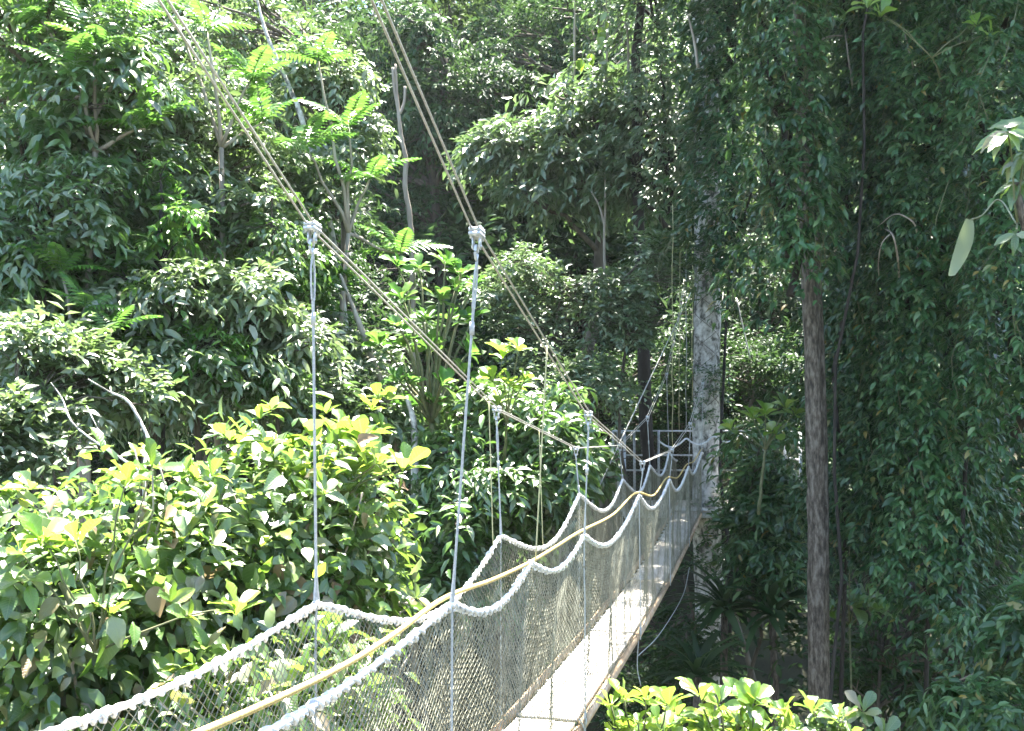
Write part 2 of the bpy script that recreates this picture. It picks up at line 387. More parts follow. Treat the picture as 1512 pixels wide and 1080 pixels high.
# ------------------------------------------------------------------ the rope walkway
d2 = np.array([.2507, .9681]); n2 = np.array([.9681, -.2507])         # along, and to the right
rpy = {-1: None, 0: None, 1: 890, 2: 790, 3: 730, 4: 710, 5: 690, 6: 672}
ropeR_z = {-1: -.62, 0: -.72, 1: -.876, 2: -.962, 3: -.925, 4: -.975, 5: -.965, 6: -.86, 6.5: -.80}
ropeL_z = {-1: -.62, 0: -.72, 1: -.906, 2: -.985, 3: -.93, 4: -.985, 5: -.965, 6: -.86, 6.5: -.80}
cabL = {-1: 4.9, 0: 2.50, 1: .87, 2: .01, 3: -.42, 4: -.50, 5: -.12, 6: .75, 7: 2.4, 7.4: 3.3}
cabR = {-1: 4.6, 0: 2.25, 1: .81, 2: -.03, 3: -.57, 4: -.56, 5: -.23, 6: .55, 7: 2.2, 7.4: 3.1}
flo_z = {-1: -1.70, 0: -1.98, 1: -2.27, 2: -2.42, 3: -2.45, 4: -2.42, 5: -2.31, 6: -2.12, 6.5: -2.02}
def itp(d, k):
    ks = sorted(x for x in d if d[x] is not None); return np.interp(k, ks, [d[x] for x in ks])
def smo(d, k):
    ks = sorted(d); P = catmull([(x, d[x]) for x in ks], 10); return np.interp(k, P[:, 0], P[:, 1])
def side_pt(s, k, z, off=0.0):
    b = Lk(k) if s < 0 else Rk(k)
    b = b + n2 * off
    return np.array([b[0], b[1], CAMZ + z])
def cab_off(s, k):                     # the cables spread apart towards the near support
    return s * .035 + (s * .08 * max(0, 2 - k) if s > 0 else 0.0)
bridge = empty('suspension_walkway', (*((Lk(0) + Rk(0)) / 2), CAMZ - 2.0))
tag(bridge, 'narrow hanging footbridge with scalloped white rope, netted sides and plank floor', 'footbridge')
ORG = np.array(bridge.location)
def bpart(mb, name, mat, smooth=False, kind=None, label=None, parent=None):
    o = mb.build(name, mat, parent or bridge, smooth, ORG)
    return tag(o, label, None, None, kind)

# rope height curves with the dips between the hangers
half = {-1: 1, 1: 1}
rng = np.random.default_rng(5)
def rope_z(s, k):
    base = smo(ropeR_z if s > 0 else ropeL_z, k)
    k = np.asarray(k, float)
    if s > 0: sag = np.where((k > 1) & (k < 2), .14 * np.abs(np.sin(2 * math.pi * (k - 1))), np.where(k >= 5.98, .12, .26) * np.abs(np.sin(math.pi * k)) * np.where(k < 1, .55, 1))
    else: sag = .30 * np.abs(np.sin(math.pi * k)) ** 1.1 * np.where(k < 1, .45, 1)
    return base - sag
def rope_curve(s, ks):
    b = np.array([Lk(k) if s < 0 else Rk(k) for k in ks])
    inward = np.abs(np.sin(math.pi * ks))[:, None] * .03
    b = b - s * n2 * inward
    return np.column_stack([b, CAMZ + rope_z(s, ks)])
def laid_rope(mb, pts, r, pitch=.07, lobes=3, sides=12):
    """a laid rope: lobed section turning along the path"""
    seg = np.linalg.norm(np.diff(pts, axis=0), axis=1); sl = np.concatenate([[0], np.cumsum(seg)])
    T = nrm(np.gradient(pts, axis=0)); A = nrm(np.cross(T, np.array([0, 0, 1.0]))); B = np.cross(T, A)
    th = np.arange(sides) * 2 * math.pi / sides
    ph = sl[:, None] / pitch * 2 * math.pi / 1.0
    rr = r * (.86 + .14 * np.abs(np.cos(lobes * (th[None] - ph) / 2)) * 1.6)
    V = pts[:, None] + rr[..., None] * (np.cos(th)[None, :, None] * A[:, None] + np.sin(th)[None, :, None] * B[:, None])
    n = len(pts); i = np.arange(n - 1)[:, None] * sides; j = np.arange(sides)[None]; k = (j + 1) % sides
    mb.add(V, np.stack([i + j, i + k, i + sides + k, i + sides + j], -1).reshape(-1, 4))
BEAD, BF = [], []
for a in range(4):
    for b_ in range(6):
        th = (a + .5) / 4 * math.pi; ph = b_ / 6 * 2 * math.pi
        BEAD.append((math.sin(th) * math.cos(ph), math.cos(th), math.sin(th) * math.sin(ph)))
for a in range(3):
    for b_ in range(6):
        BF.append([a * 6 + b_, a * 6 + (b_ + 1) % 6, a * 6 + 6 + (b_ + 1) % 6, a * 6 + 6 + b_])
BEAD = np.array(BEAD); BF = np.array(BF)
for s in (-1, 1):
    ks = np.linspace(-.6, 6.45, 1500); pts = rope_curve(s, ks)
    mb = MB(); laid_rope(mb, pts, .0115, .08)
    tr = bpart(mb, 'edge_rope', ROPE_W, True, label='thick white rope swagged between hangers along the %s net' % ('far' if s < 0 else 'near'))
    # lacing cord wound round rope and net edge
    lm = MB(); seg = np.linalg.norm(np.diff(pts, axis=0), axis=1); sl = np.concatenate([[0], np.cumsum(seg)])
    q = np.arange(.02, sl[-1], .0075)
    C = np.stack([np.interp(q, sl, pts[:, a]) for a in range(3)], -1)
    Tn = nrm(np.stack([np.interp(q, sl, np.gradient(pts, axis=0)[:, a]) for a in range(3)], -1))
    up = nrm(np.cross(np.cross(Tn, [0, 0, 1.0]), Tn)); sd = np.cross(Tn, up)
    wn = np.cumsum(1 + .5 * np.repeat(rng.normal(size=len(q) // 12 + 1), 12)[:len(q)].clip(-1, 1)) * .0075 / .070 * 2 * math.pi
    rr = .0150 * (1 + .22 * np.sin(wn * .37) + .12 * np.sin(wn * .11 + 1))
    H_ = C + rr[:, None] * (np.cos(wn)[:, None] * up + np.sin(wn)[:, None] * sd) - up * .004
    lm.tube(H_, .0078, 6)
    tag(lm.build('lacing', ROPE_W, tr, True, ORG), None, kind='stuff')

# hand rope, laid manila
hk = np.array([-.6, 0, .37, .62, .8, 1, 1.25, 1.5, 1.75, 2, 2.5, 3, 3.5, 4, 4.5, 5, 5.5, 6, 6.45])
hz = np.array([-.55, -.72, -.83, -.88, -.88, -.85, -.90, -.93, -.935, -.935, -.97, -.90, -1.06, -.95, -1.05, -.94, -.96, -.84, -.78])
hp = np.array([side_pt(1, k, z, -.035) for k, z in zip(hk, hz)])
hc = catmull(hp, 40); mb = MB()
seg = np.linalg.norm(np.diff(hc, axis=0), axis=1); sl = np.concatenate([[0], np.cumsum(seg)]); q = np.arange(0, sl[-1], .009)
hc = np.stack([np.interp(q, sl, hc[:, a]) for a in range(3)], -1)
laid_rope(mb, hc, .0108, .045)
bpart(mb, 'hand_rope', ROPE_Y, True, label='tan twisted hand rope along the near net')

# main cables, two on each side, straight between the clamps
cable_pts = {}
for s in (-1, 1):
    dct = cabL if s < 0 else cabR
    ks = sorted(dct); base = np.array([side_pt(s, k, dct[k], cab_off(s, k)) for k in ks]); cable_pts[s] = dict(zip(ks, base))
    for o in (-.017, .017):
        mb = MB(); P = base + np.array([n2[0], n2[1], 0]) * o
        P = np.vstack([np.linspace(P[i], P[i + 1], 12, endpoint=False) for i in range(len(P) - 1)] + [P[-1:]])
        laid_rope(mb, P, .0052, .05, 3, 7)
        bpart(mb, 'main_cable', CABLE, True)

# clamps with their shackle and thimble
def clamp_mesh():
    m = MB()
    m.box((0, 0, .012), (.038, .060, .010)); m.box((0, 0, -.016), (.038, .060, .010))
    for y in (-.040, 0, .040):
        for x in (-.030, .030):
            m.tube([(x, y, -.045), (x, y, .034)], .006, 6); m.tube([(x, y, .022), (x, y, .033)], .011, 6)
    for x in (-.022, .022): m.box((x, 0, -.062), (.004, .022, .045))
    m.tube([(-.034, 0, -.090), (.034, 0, -.090)], .008, 8)
    th = np.linspace(0, 2 * math.pi, 19)
    ring = np.stack([np.zeros(19), .030 * np.sin(th) * (1 - .35 * (np.cos(th) < 0) * np.abs(np.cos(th))), -.128 + .045 * np.cos(th)], -1)
    m.tube(ring, .0095, 8, False)
    return m.mesh('clamp', False)
CLM = clamp_mesh(); CLM.materials.append(STEEL)
def rotmat(fwd):
    f = nrm(np.asarray(fwd, float)); r = nrm(np.cross(f, [0, 0, 1.0])); u = np.cross(r, f)
    return np.stack([r, f, u], 1)
hang_k = {-1: [0, 1, 2, 3, 4, 5, 6], 1: [0, 1, 2, 3, 4, 5, 6]}
for s in (-1, 1):
    dct = cable_pts[s]
    for k in hang_k[s]:
        c = dct[k]; o = bpy.data.objects.new('clamp', CLM); sc.collection.objects.link(o); o.parent = bridge
        R = rotmat(dct[min(k + 1, 7)] - dct[max(k - 1, -1)]); yaw = math.atan2(-d2[0], d2[1])
        pit = math.asin(np.clip(R[2, 1], -1, 1))
        o.matrix_local = Matrix.Translation(Vector(c - ORG)) @ Matrix.Rotation(yaw, 4, 'Z') @ Matrix.Rotation(pit * .35, 4, 'X') @ Matrix.Scale(.72, 4)
        # hanger rope: eye splice under the clamp, two parallel strands, splayed tails on the edge rope
        top = c + np.array([0, 0, -.118]); low = side_pt(s, k, rope_z(s, np.array([float(k)]))[0])
        m = MB(); ln = top - low; H = np.linalg.norm(ln)
        ax = np.array([d2[0], d2[1], 0])
        for sg in (-1, 1):
            tt = np.array([0, .10 / H, .22 / H, .30 / H, .6, 1 - .18 / H, 1.0]); wv = np.array([.001, .020, .014, .0048, .0045, .0055, .026]) if H > .45 else np.array([.001, .016, .011, .006, .006, .006, .016])
            tt = np.clip(np.sort(tt), 0, 1)
            pp = np.array([top * (1 - a) + low * a + ax * sg * b for a, b in zip(tt, wv)])
            pc = catmull(pp, 14); laid_rope(m, pc, .0050, .035, 3, 8)
        pc = np.linspace(top * .12 + low * .88, low - np.array([0, 0, .02]), 10); laid_rope(m, pc, .006, .05, 3, 8)
        # whipping above the eye
        for a in (.32 / H,):
            b = top * (1 - a) + low * a; m.tube([b - [0, 0, .03], b + [0, 0, .03]], .0115, 8)
        bpart(m, 'hanger_rope', ROPE_G, True)
        # lower hanger down the outside of the net to the floor rail
        fl = np.array([*((Lk(k) + Rk(k)) / 2 + n2 * s * .335), CAMZ + smo(flo_z, k) - .03])
        m = MB(); pp = limb_path(low, fl, rng, .01, 8); laid_rope(m, catmull(pp, 12), .0058, .035, 3, 7)
        ring = [fl + np.array([d2[0] * .03 * math.sin(a), d2[1] * .03 * math.sin(a), .10 + .045 * math.cos(a)]) for a in np.linspace(0, 2 * math.pi, 15)]
        m.tube(ring, .008, 6, False)
        bpart(m, 'lower_hanger', ROPE_G, True)
# thin intermediate cords
def cord(a, b, r=.004, mat=CORD, name='cord', sag=0.0):
    m = MB(); t = np.linspace(0, 1, 12)[:, None]; p = np.asarray(a) * (1 - t) + np.asarray(b) * t; p[:, 2] -= sag * 4 * (t * (1 - t))[:, 0]
    m.tube(p, r, 6); return bpart(m, name, mat)
def cab_at(s, k):
    ks = sorted(cable_pts[s]); A = np.array([cable_pts[s][x] for x in ks]); return np.array([np.interp(k, ks, A[:, a]) for a in range(3)])
cord(cab_at(1, 1.5), side_pt(1, 1.5, rope_z(1, np.array([1.5]))[0]), .0045)
cord(cab_at(-1, 1.93), side_pt(-1, 1.93, rope_z(-1, np.array([1.93]))[0]), .004)
cord(cab_at(-1, 2.45), side_pt(-1, 2.45, rope_z(-1, np.array([2.45]))[0]), .004)

# floor: ladder-like sections with round side poles, rungs and planks
def cen(k, z=0): c = (Lk(k) + Rk(k)) / 2; return np.array([c[0], c[1], CAMZ + z])
n3 = np.array([n2[0], n2[1], 0])
ends = [-.6, 0, 1, 2, 3, 4, 5, 6, 6.42]
for a, b in zip(ends[:-1], ends[1:]):
    g = .02
    fa, fb = cen(a + g, smo(flo_z, a)), cen(b - g, smo(flo_z, b))
    fwd = fb - fa; R = rotmat(fwd); L_ = np.linalg.norm(fwd)
    for s in (-1, 1):
        m = MB(); m.tube([fa + n3 * s * .30, (fa + fb) / 2 + n3 * s * .302, fb + n3 * s * .30], [.038, .036, .034], 10)
        bpart(m, 'side_pole', POLE, True)
    nr = max(1, int(L_ / .33))
    for i in range(nr):
        m = MB(); c = fa + fwd * (i + .5) / nr; m.tube([c - n3 * .28 - [0, 0, .012], c + n3 * .28 - [0, 0, .012]], .014, 7)
        bpart(m, 'rung', ALU, True)
    for j, off in enumerate((-.125, .03, .185)):
        m = MB(); dz = rng.uniform(.028, .036); sh = rng.uniform(-.006, .006)
        m.box((fa + fwd * .5) + n3 * (off + rng.uniform(-.004, .004)) + np.array([0, 0, dz]) + nrm(fwd) * sh, (.074, L_ * .5065 + .004, .014), R)
        bpart(m, 'plank', WOOD)

# netting: knotted diamond mesh hung from the edge rope down to the floor pole
def net_mesh(s, k0, k1, dx=.056, rows=28, r=.0016):
    length = 3.305 * (k1 - k0); nc = int(length / dx)
    K = np.linspace(k0, k1, 2 * nc + 1)                        # half-cell columns
    W_ = np.linspace(0, 1, 2 * rows + 1)
    rope = rope_curve(s, K)
    fz = smo(flo_z, K); fc = np.array([cen(k) for k in K]); fe = fc + n3 * s * .31; fe[:, 2] = CAMZ + fz - .05
    g = np.random.default_rng(40 + s)
    w_ = W_[None, :, None]
    P = rope[:, None] * (1 - w_) + fe[:, None] * w_
    bell = np.sin(math.pi * W_)[None, :] * (.05 * np.sin(K * 7.1 + s)[:, None] + .05 + .03 * np.sin(K * 17.3 + 1)[:, None]) 
    fold = .012 * np.sin(K[:, None] * 41 + 6 * W_[None] + 2 * np.sin(K * 5)[:, None]) * np.sin(math.pi * W_)[None]
    P = P + (n3 * s)[None, None] * (bell + fold)[..., None] * -.6
    P[..., 2] -= (np.sin(math.pi * W_)[None] * .05 * np.abs(np.sin(math.pi * K))[:, None])
    P = P + g.normal(size=P.shape) * .0012
    a, b = [], []
    I, J = np.meshgrid(np.arange(2 * nc), np.arange(2 * rows), indexing='ij')
    e = (I + J) % 2 == 0
    A = np.concatenate([P[I[e], J[e]], P[I[~e] + 1, J[~e]]]); B = np.concatenate([P[I[e] + 1, J[e] + 1], P[I[~e], J[~e] + 1]])
    return A, B
def strand_mesh(mb, A, B, r):
    T = nrm(B - A); X_ = nrm(np.cross(T, np.array([.31, .77, .55]))); Y_ = np.cross(T, X_)
    th = np.arange(3) * 2 * math.pi / 3
    off = r * (np.cos(th)[None, :, None] * X_[:, None] + np.sin(th)[None, :, None] * Y_[:, None])
    V = np.concatenate([A[:, None] + off, B[:, None] + off], 1).reshape(-1, 3)
    o = np.arange(len(A))[:, None, None] * 6
    q = np.array([[0, 1, 4, 3], [1, 2, 5, 4], [2, 0, 3, 5]])[None] + o
    mb.add(V, q.reshape(-1, 4))
for s in (-1, 1):
    A, B = net_mesh(s, -.5, 6.4)
    m = MB(); strand_mesh(m, A, B, .0022)
    bpart(m, 'side_net', NET, False, 'stuff', 'knotted diamond netting of the %s side' % ('far' if s < 0 else 'near'))

# loose tails under the walkway
for pts, r in (([(1018, 838, 16.6), (1008, 880, 15.5), (975, 935, 13), (943, 968, 11.2)], .006), ([(943, 940, 11.0), (941, 985, 11.0), (946, 1012, 11.0)], .006),
               ([(855, 1062, 7.7), (862, 1075, 7.7), (872, 1110, 7.7)], .006)):
    m = MB(); m.tube(catmull([at(*p) for p in pts], 10), r, 6); bpart(m, 'rope_tail', ROPE_G)

# ------------------------------------------------------------------ far platform round the pale trunk
TRX, TRY = 4.22, 21.6
plat = empty('tree_platform', (3.9, 21.2, CAMZ - 2.05))
tag(plat, 'railed metal platform around the pale trunk where the walkway ends', 'platform')
PO = np.array(plat.location)
def ppart(m, name, mat, smooth=False, kind=None): return tag(m.build(name, mat, plat, smooth, PO), None, kind=kind)
x0, x1, y0, y1 = 2.30, 5.9, 20.62, 22.9
for i in range(14):
    m = MB(); xx = x0 + (i + .5) * (x1 - x0) / 14
    if abs(xx - TRX) < .38:
        m.box((xx, (y0 + TRY - .42) / 2, CAMZ - 2.05), (.118, (TRY - .42 - y0) / 2, .02)); ppart(m, 'deck_board', WOOD)
        m = MB(); m.box((xx, (y1 + TRY + .42) / 2, CAMZ - 2.05), (.118, (y1 - TRY - .42) / 2, .02)); ppart(m, 'deck_board', WOOD)
    else:
        m.box((xx, (y0 + y1) / 2, CAMZ - 2.05), (.118, (y1 - y0) / 2, .02)); ppart(m, 'deck_board', WOOD)
for yy in (y0 + .1, TRY - .5, TRY + .5, y1 - .1):
    m = MB(); m.box(((x0 + x1) / 2, yy, CAMZ - 2.14), ((x1 - x0) / 2, .045, .065)); ppart(m, 'joist', ALU)
posts = [(x0, y0), (x0, y1), (x1, y0), (x1, y1), (2.78, y1), (3.33, y1), (4.6, y1), (x0, 21.8), (x1, 21.8)]
for px_, py_ in posts:
    m = MB(); m.box((px_, py_, CAMZ - 1.26), (.026, .026, .80)); ppart(m, 'rail_post', ALU)
for z in (-.47, -1.02, -1.36):
    for a, b in (((x0, y1), (x1, y1)), ((x0, y0), (x0, y1)), ((x1, y0), (x1, y1))):
        m = MB(); A = np.array([*a, CAMZ + z]); B = np.array([*b, CAMZ + z]); m.tube([A, (A + B) / 2, B], .02, 8); ppart(m, 'rail', ALU, True)
def flat_net(mb, a, b, z0, z1, dx=.075, r=.0022):
    a = np.array([*a, z0]); b = np.array([*b, z0]); L_ = np.linalg.norm(b - a); nc = int(L_ / dx); nr = int((z1 - z0) / dx)
    u = np.linspace(0, 1, 2 * nc + 1); P = (a[None] * (1 - u[:, None]) + b[None] * u[:, None])[:, None] + np.linspace(0, z1 - z0, 2 * nr + 1)[None, :, None] * np.array([0, 0, 1.0])
    P = P + np.random.default_rng(3).normal(size=P.shape) * .004
    I, J = np.meshgrid(np.arange(2 * nc), np.arange(2 * nr), indexing='ij'); e = (I + J) % 2 == 0
    strand_mesh(mb, np.concatenate([P[I[e], J[e]], P[I[~e] + 1, J[~e]]]), np.concatenate([P[I[e] + 1, J[e] + 1], P[I[~e], J[~e] + 1]]), r)
m = MB()
for a, b in (((x0, y1 - .04), (x1, y1 - .04)), ((x0 + .04, y0), (x0 + .04, y1)), ((x1 - .04, y0), (x1 - .04, y1))): flat_net(m, a, b, CAMZ - 2.0, CAMZ - .5)
ppart(m, 'rail_net', NET, False, 'stuff')
# swagged rope along the platform rail
m = MB(); pp = []
for i in range(40):
    t = i / 39; pp.append((x1 * t + 3.0 * (1 - t), y0 + .05 + .3 * t, CAMZ - .62 - .16 * abs(math.sin(t * 5 * math.pi)) + .25 * t))
laid_rope(m, catmull(pp, 4), .018, .08); ppart(m, 'rail_rope', ROPE_W, True)

# the pale tree that carries the platform
rng = np.random.default_rng(11)
tree = empty('platform_tree', tuple(gnd(TRX, TRY)))
tag(tree, 'tall pale grey trunk wrapped in diamond cords, standing in the far platform', 'tree')
TO = np.array(tree.location)
zb, zt = TO[2], CAMZ + 16
zz = np.linspace(zb, zt, 40); tx = TRX + .10 * np.sin(zz * .35) - .012 * (zz - CAMZ) ; ty = TRY + .08 * np.sin(zz * .28 + 1)
tp = np.column_stack([tx, ty, zz]); trr = .285 - .0035 * (zz - CAMZ) + .25 * np.exp(-(zz - zb) / 1.2)
m = MB(); m.trunk(tp, trr, 22, .07, 3)
m.build('trunk', BARK_PALE, tree, True, TO)
for hand in (-1, 1):
    for o in range(3):
        m = MB(); zc = np.linspace(CAMZ - .2, CAMZ + 4.2, 90); th = hand * (zc - CAMZ) * 4.4 + o * 2 * math.pi / 3
        cx = np.interp(zc, zz, tx); cyy = np.interp(zc, zz, ty); rr = np.interp(zc, zz, trr) + .006
        m.tube(np.column_stack([cx + rr * np.cos(th), cyy + rr * np.sin(th), zc]), .0055, 5, False)
        m.build('wrap_cord', BARK, tree, False, TO)
crown = MB()
for i in range(16):
    c = np.array([TRX + rng.normal() * 2.2, TRY + rng.normal() * 1.6, CAMZ + rng.uniform(8, 15.5)])
    P, D = clump_points(rng, c, np.array([1.3, 1.3, .9]), 90)
    spray(crown, rng, P, D, 6, .09, .2, .08)
crown.build('crown', G['grey'], tree, False, TO)
climb = MB()                                              # a creeper scattered up the trunk
for px_, py_, rr_, tw_ in ((1030, 375, .35, 40), (1050, 365, .3, 36), (1042, 395, .25, 26), (1060, 395, .25, 26), (1036, 560, .25, 22), (1052, 590, .28, 30), (1060, 560, .2, 18), (1044, 320, .3, 26), (1035, 620, .2, 18), (1052, 250, .35, 40), (1040, 200, .4, 50), (1050, 120, .4, 50), (1030, 760, .25, 22), (1058, 740, .25, 26), (1062, 800, .3, 34), (1035, 840, .3, 34), (1052, 900, .35, 40), (1040, 440, .12, 8)):
    P, D = clump_points(rng, at(px_, py_, TRY - .35), np.array([rr_, .2, rr_]), tw_)
    spray(climb, rng, P, D + np.array([0, -.5, 0]), 5, .06, .13, .055)
climb.build('creeper', G['vine2'], tree, False, TO)

# stay cables from the walkway's far end up to the trees
for i, (a, b) in enumerate((((872, 745, 13.6), (1022, 428, 22.5)), ((1068, 432, 22.0), (1052, 560, 21.0)), ((1087, 440, 22.5), (1108, 530, 22.0)))):
    m = MB(); m.tube(np.linspace(at(*a), at(*b), 12), .011 if i < 2 else .016, 6)
    tag(m.build('stay_line', CABLE, None, True), ['taut stay cable crossing behind the walkway up to the trees', 'short stay cable down the right side of the pale trunk', 'thin leaning pole standing clear right of the pale trunk'][i], ['cable', 'cable', 'pole'][i])
for i, (px, a, b, Yd) in enumerate(((993, 540, 660, 20.3), (1003, 560, 640, 23), (1013, 545, 640, 23.3), (1022, 470, 640, 23.6))):
    m = MB(); A = at(px, a - 240, Yd); B = at(px, b, Yd); m.tube(limb_path(A, B, rng, .02, 10), .008, 5)
    tag(m.build('hanging_line', CORD if i != 2 else ROPE_G, None), 'thin vertical line hanging straight down behind the walkway near the platform', 'line', 'vertical lines hanging near the platform')

# ------------------------------------------------------------------ hillside forest behind
LEAF_FAR = dict(J=6, spacing=.16, L=.30, W=.13, kind='far', droop=.35, spread=.9)
hill_protos = []
for v in range(4):
    r = np.random.default_rng(100 + v)
    h = [8.5, 10.5, 7.5, 9.5][v]
    cl = blob(r, (0, 0, h * .66), (2.9, 2.9, h * .36), 26, 1.05, 42, .3, low=-.8)
    t = make_tree('hillside_tree', ['dark green forest tree growing on the slope behind the walkway', 'olive green forest tree growing on the slope behind the walkway', 'short dark green forest tree growing on the slope behind the walkway', 'pale grey green forest tree growing on the slope behind the walkway'][v], 'tree', (0, 0, -.4), (r.normal() * .4, r.normal() * .4, h * .8), cl, LEAF_FAR, .17, BARK, G[('far', 'far_olive', 'far', 'far_pale')[v]], 'trees on the hillside behind', 200 + v, local=True)
    hill_protos.append(t)
def copy_tree(o, loc, rz=0, scl=1.0):
    c = o.copy(); sc.collection.objects.link(c); c.location = loc; c.rotation_euler = (0, 0, rz); c.scale = (scl,) * 3
    for ch in [x for x in bpy.data.objects if x.parent == o]:
        d = ch.copy(); sc.collection.objects.link(d); d.parent = c
    return c
r = np.random.default_rng(77); spots = []
for row, yy in enumerate(np.arange(30, 79, 4.6)):
    half_w = yy * .56 + 3
    for xx in np.arange(-half_w, half_w, 4.3):
        spots.append((xx + r.normal() * .9 + (row % 2) * 2.1, yy + r.normal() * 1.0))
used = set()
kids = {p.name: list(p.children) for p in hill_protos}
for i, (xx, yy) in enumerate(spots):
    if yy < 37 and 7 < xx: pass
    p = hill_protos[i % 4]; loc = tuple(gnd(xx, yy, -.2)); rz = r.uniform(0, 6.28); scl = r.uniform(.8, 1.2)
    if i < 4: p.location = loc; p.rotation_euler = (0, 0, rz); p.scale = (scl,) * 3
    else:
        c = p.copy(); sc.collection.objects.link(c); c.location = loc; c.rotation_euler = (0, 0, rz); c.scale = (scl,) * 3
        for ch in p.children:
            d = ch.copy(); sc.collection.objects.link(d); d.parent = c

for i, (px_, yy, scl) in enumerate(((330, 37, 1.55), (430, 39, 1.6), (490, 36, 1.5), (560, 40, 1.7), (640, 37.5, 1.6), (720, 40, 1.7), (800, 38, 1.6), (880, 41, 1.7), (960, 38, 1.6), (240, 38, 1.6), (140, 37, 1.6))):
    p = hill_protos[(i * 2 + 1) % 4]; c = p.copy(); sc.collection.objects.link(c)
    c.location = tuple(gnd((px_ - 756) / F * yy, yy, -.2)); c.rotation_euler = (0, 0, i * 1.7); c.scale = (scl * .8, scl * .8, scl)
    c['label'] = 'tall forest tree of the upper slope, standing above the other hillside crowns'
    for ch in p.children:
        d = ch.copy(); sc.collection.objects.link(d); d.parent = c

# ------------------------------------------------------------------ trees of the middle distance
LEAF_GREY = dict(J=7, spacing=.085, L=.24, W=.095, kind='far', droop=.75, spread=.8, upn=.7)
LEAF_MED = dict(J=7, spacing=.065, L=.165, W=.062, kind='mid', droop=.6, spread=.9, upn=.7)
LEAF_GLOSS = dict(J=6, spacing=.07, L=.18, W=.068, kind='mid', droop=.6, spread=.9, upn=.7)
LEAF_SMALL = dict(J=7, spacing=.06, L=.13, W=.06, kind='far', droop=.4, spread=.9)
def T(name, label, cat, base_xy, top, regions, leaf, mat, trunk_r=.14, bark=BARK, seed=1, group=None):
    """regions: (px, py, Y, rx_m, rz_m, ry_m, clumps, clump_r, twigs)"""
    rg = np.random.default_rng(seed); cl = []
    for (px, py, Yd, rx, rz, ry, n, cr, tw) in regions:
        cl += blob(rg, at(px, py, Yd), (rx, ry, rz), n, cr, tw, .25)
    return make_tree(name, label, cat, gnd(*base_xy), np.asarray(top), cl, leaf, trunk_r, bark, mat, group, seed)

def X_(px, Yd): return (px - 756) / F * Yd
# centre: wide drooping grey-green crown
T('drooping_tree', 'wide tree with drooping grey green leaves behind the far end of the walkway', 'tree', (X_(900, 25), 25), at(880, 150, 25),
  [(860, 230, 24.5, 2.5, 1.5, 1.6, 36, .55, 50), (800, 200, 24.5, 1.3, 1.0, 1.2, 12, .5, 45), (960, 180, 25, 1.3, 2.2, 1.4, 24, .55, 45), (735, 230, 24.5, .8, .4, .7, 7, .4, 45)], LEAF_GREY, G['grey'], .2, BARK, 21)
T('hillside_tree', 'dark tree rising above the drooping grey green crown', 'tree', (X_(880, 33), 33), at(890, -20, 33),
  [(800, 60, 33, 3.0, 1.6, 1.6, 18, .9, 50), (960, 80, 33, 2.2, 1.8, 1.6, 12, .9, 50)], LEAF_GREY, G['far'], .22, BARK, 22)
T('hillside_tree', 'dense dark tree filling the gap left of the drooping crown', 'tree', (X_(640, 31), 31), at(650, 60, 31),
  [(650, 130, 31, 2.4, 3.2, 1.5, 30, .95, 60), (600, 300, 31, 2.2, 2.2, 1.5, 14, .9, 50)], LEAF_GREY, G['far'], .2, BARK, 23)
# shrubs under it
T('thicket_shrub', 'tangled grey green shrub with small pale leaves under the drooping tree', 'shrub', (X_(830, 21), 21), at(830, 430, 21),
  [(820, 440, 21, 1.5, .8, .8, 18, .4, 40), (760, 420, 21, .8, .6, .7, 8, .38, 40), (840, 560, 20, 1.2, .7, .8, 14, .4, 34)], LEAF_SMALL, G['grey'], .06, BARK, 24)
T('thicket_shrub', 'loose shrub with whitish sunlit leaves beside the stay cables', 'shrub', (X_(915, 20.5), 20.5), at(915, 420, 20.5),
  [(910, 480, 20.5, 1.0, .7, .7, 14, .36, 40), (960, 410, 20.8, .7, .5, .7, 9, .36, 40)], LEAF_SMALL, G['grey'], .06, BARK, 25)
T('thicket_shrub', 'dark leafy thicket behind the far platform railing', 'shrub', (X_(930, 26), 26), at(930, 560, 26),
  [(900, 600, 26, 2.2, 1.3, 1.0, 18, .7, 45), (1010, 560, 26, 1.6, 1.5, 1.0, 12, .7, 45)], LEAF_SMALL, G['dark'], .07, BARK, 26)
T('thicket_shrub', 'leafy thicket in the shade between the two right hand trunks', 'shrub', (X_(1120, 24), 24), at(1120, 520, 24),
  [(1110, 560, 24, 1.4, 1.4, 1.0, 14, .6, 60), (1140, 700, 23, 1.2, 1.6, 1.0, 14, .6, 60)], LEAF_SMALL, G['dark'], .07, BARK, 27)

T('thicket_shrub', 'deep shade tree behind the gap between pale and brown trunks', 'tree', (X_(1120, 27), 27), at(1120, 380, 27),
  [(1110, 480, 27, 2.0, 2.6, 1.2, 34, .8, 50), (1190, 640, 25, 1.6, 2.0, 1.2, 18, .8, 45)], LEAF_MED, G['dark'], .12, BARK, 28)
# vine-smothered stump just beyond the left net
T('vine_mound', 'tall mound of glossy dark green vine leaves just beyond the far net', 'vine', (X_(740, 14.2), 14.2), at(742, 640, 14.2),
  [(740, 720, 13.8, 1.15, 1.15, .9, 34, .38, 48), (660, 800, 13.2, .95, .95, .8, 24, .36, 48), (810, 680, 13.9, .65, .85, .7, 14, .32, 45), (740, 620, 13.9, .55, .35, .5, 8, .3, 40), (880, 700, 15.2, .4, .6, .4, 7, .3, 40)],
  LEAF_GLOSS, G['glossy'], .16, BARK_BROWN, 31)
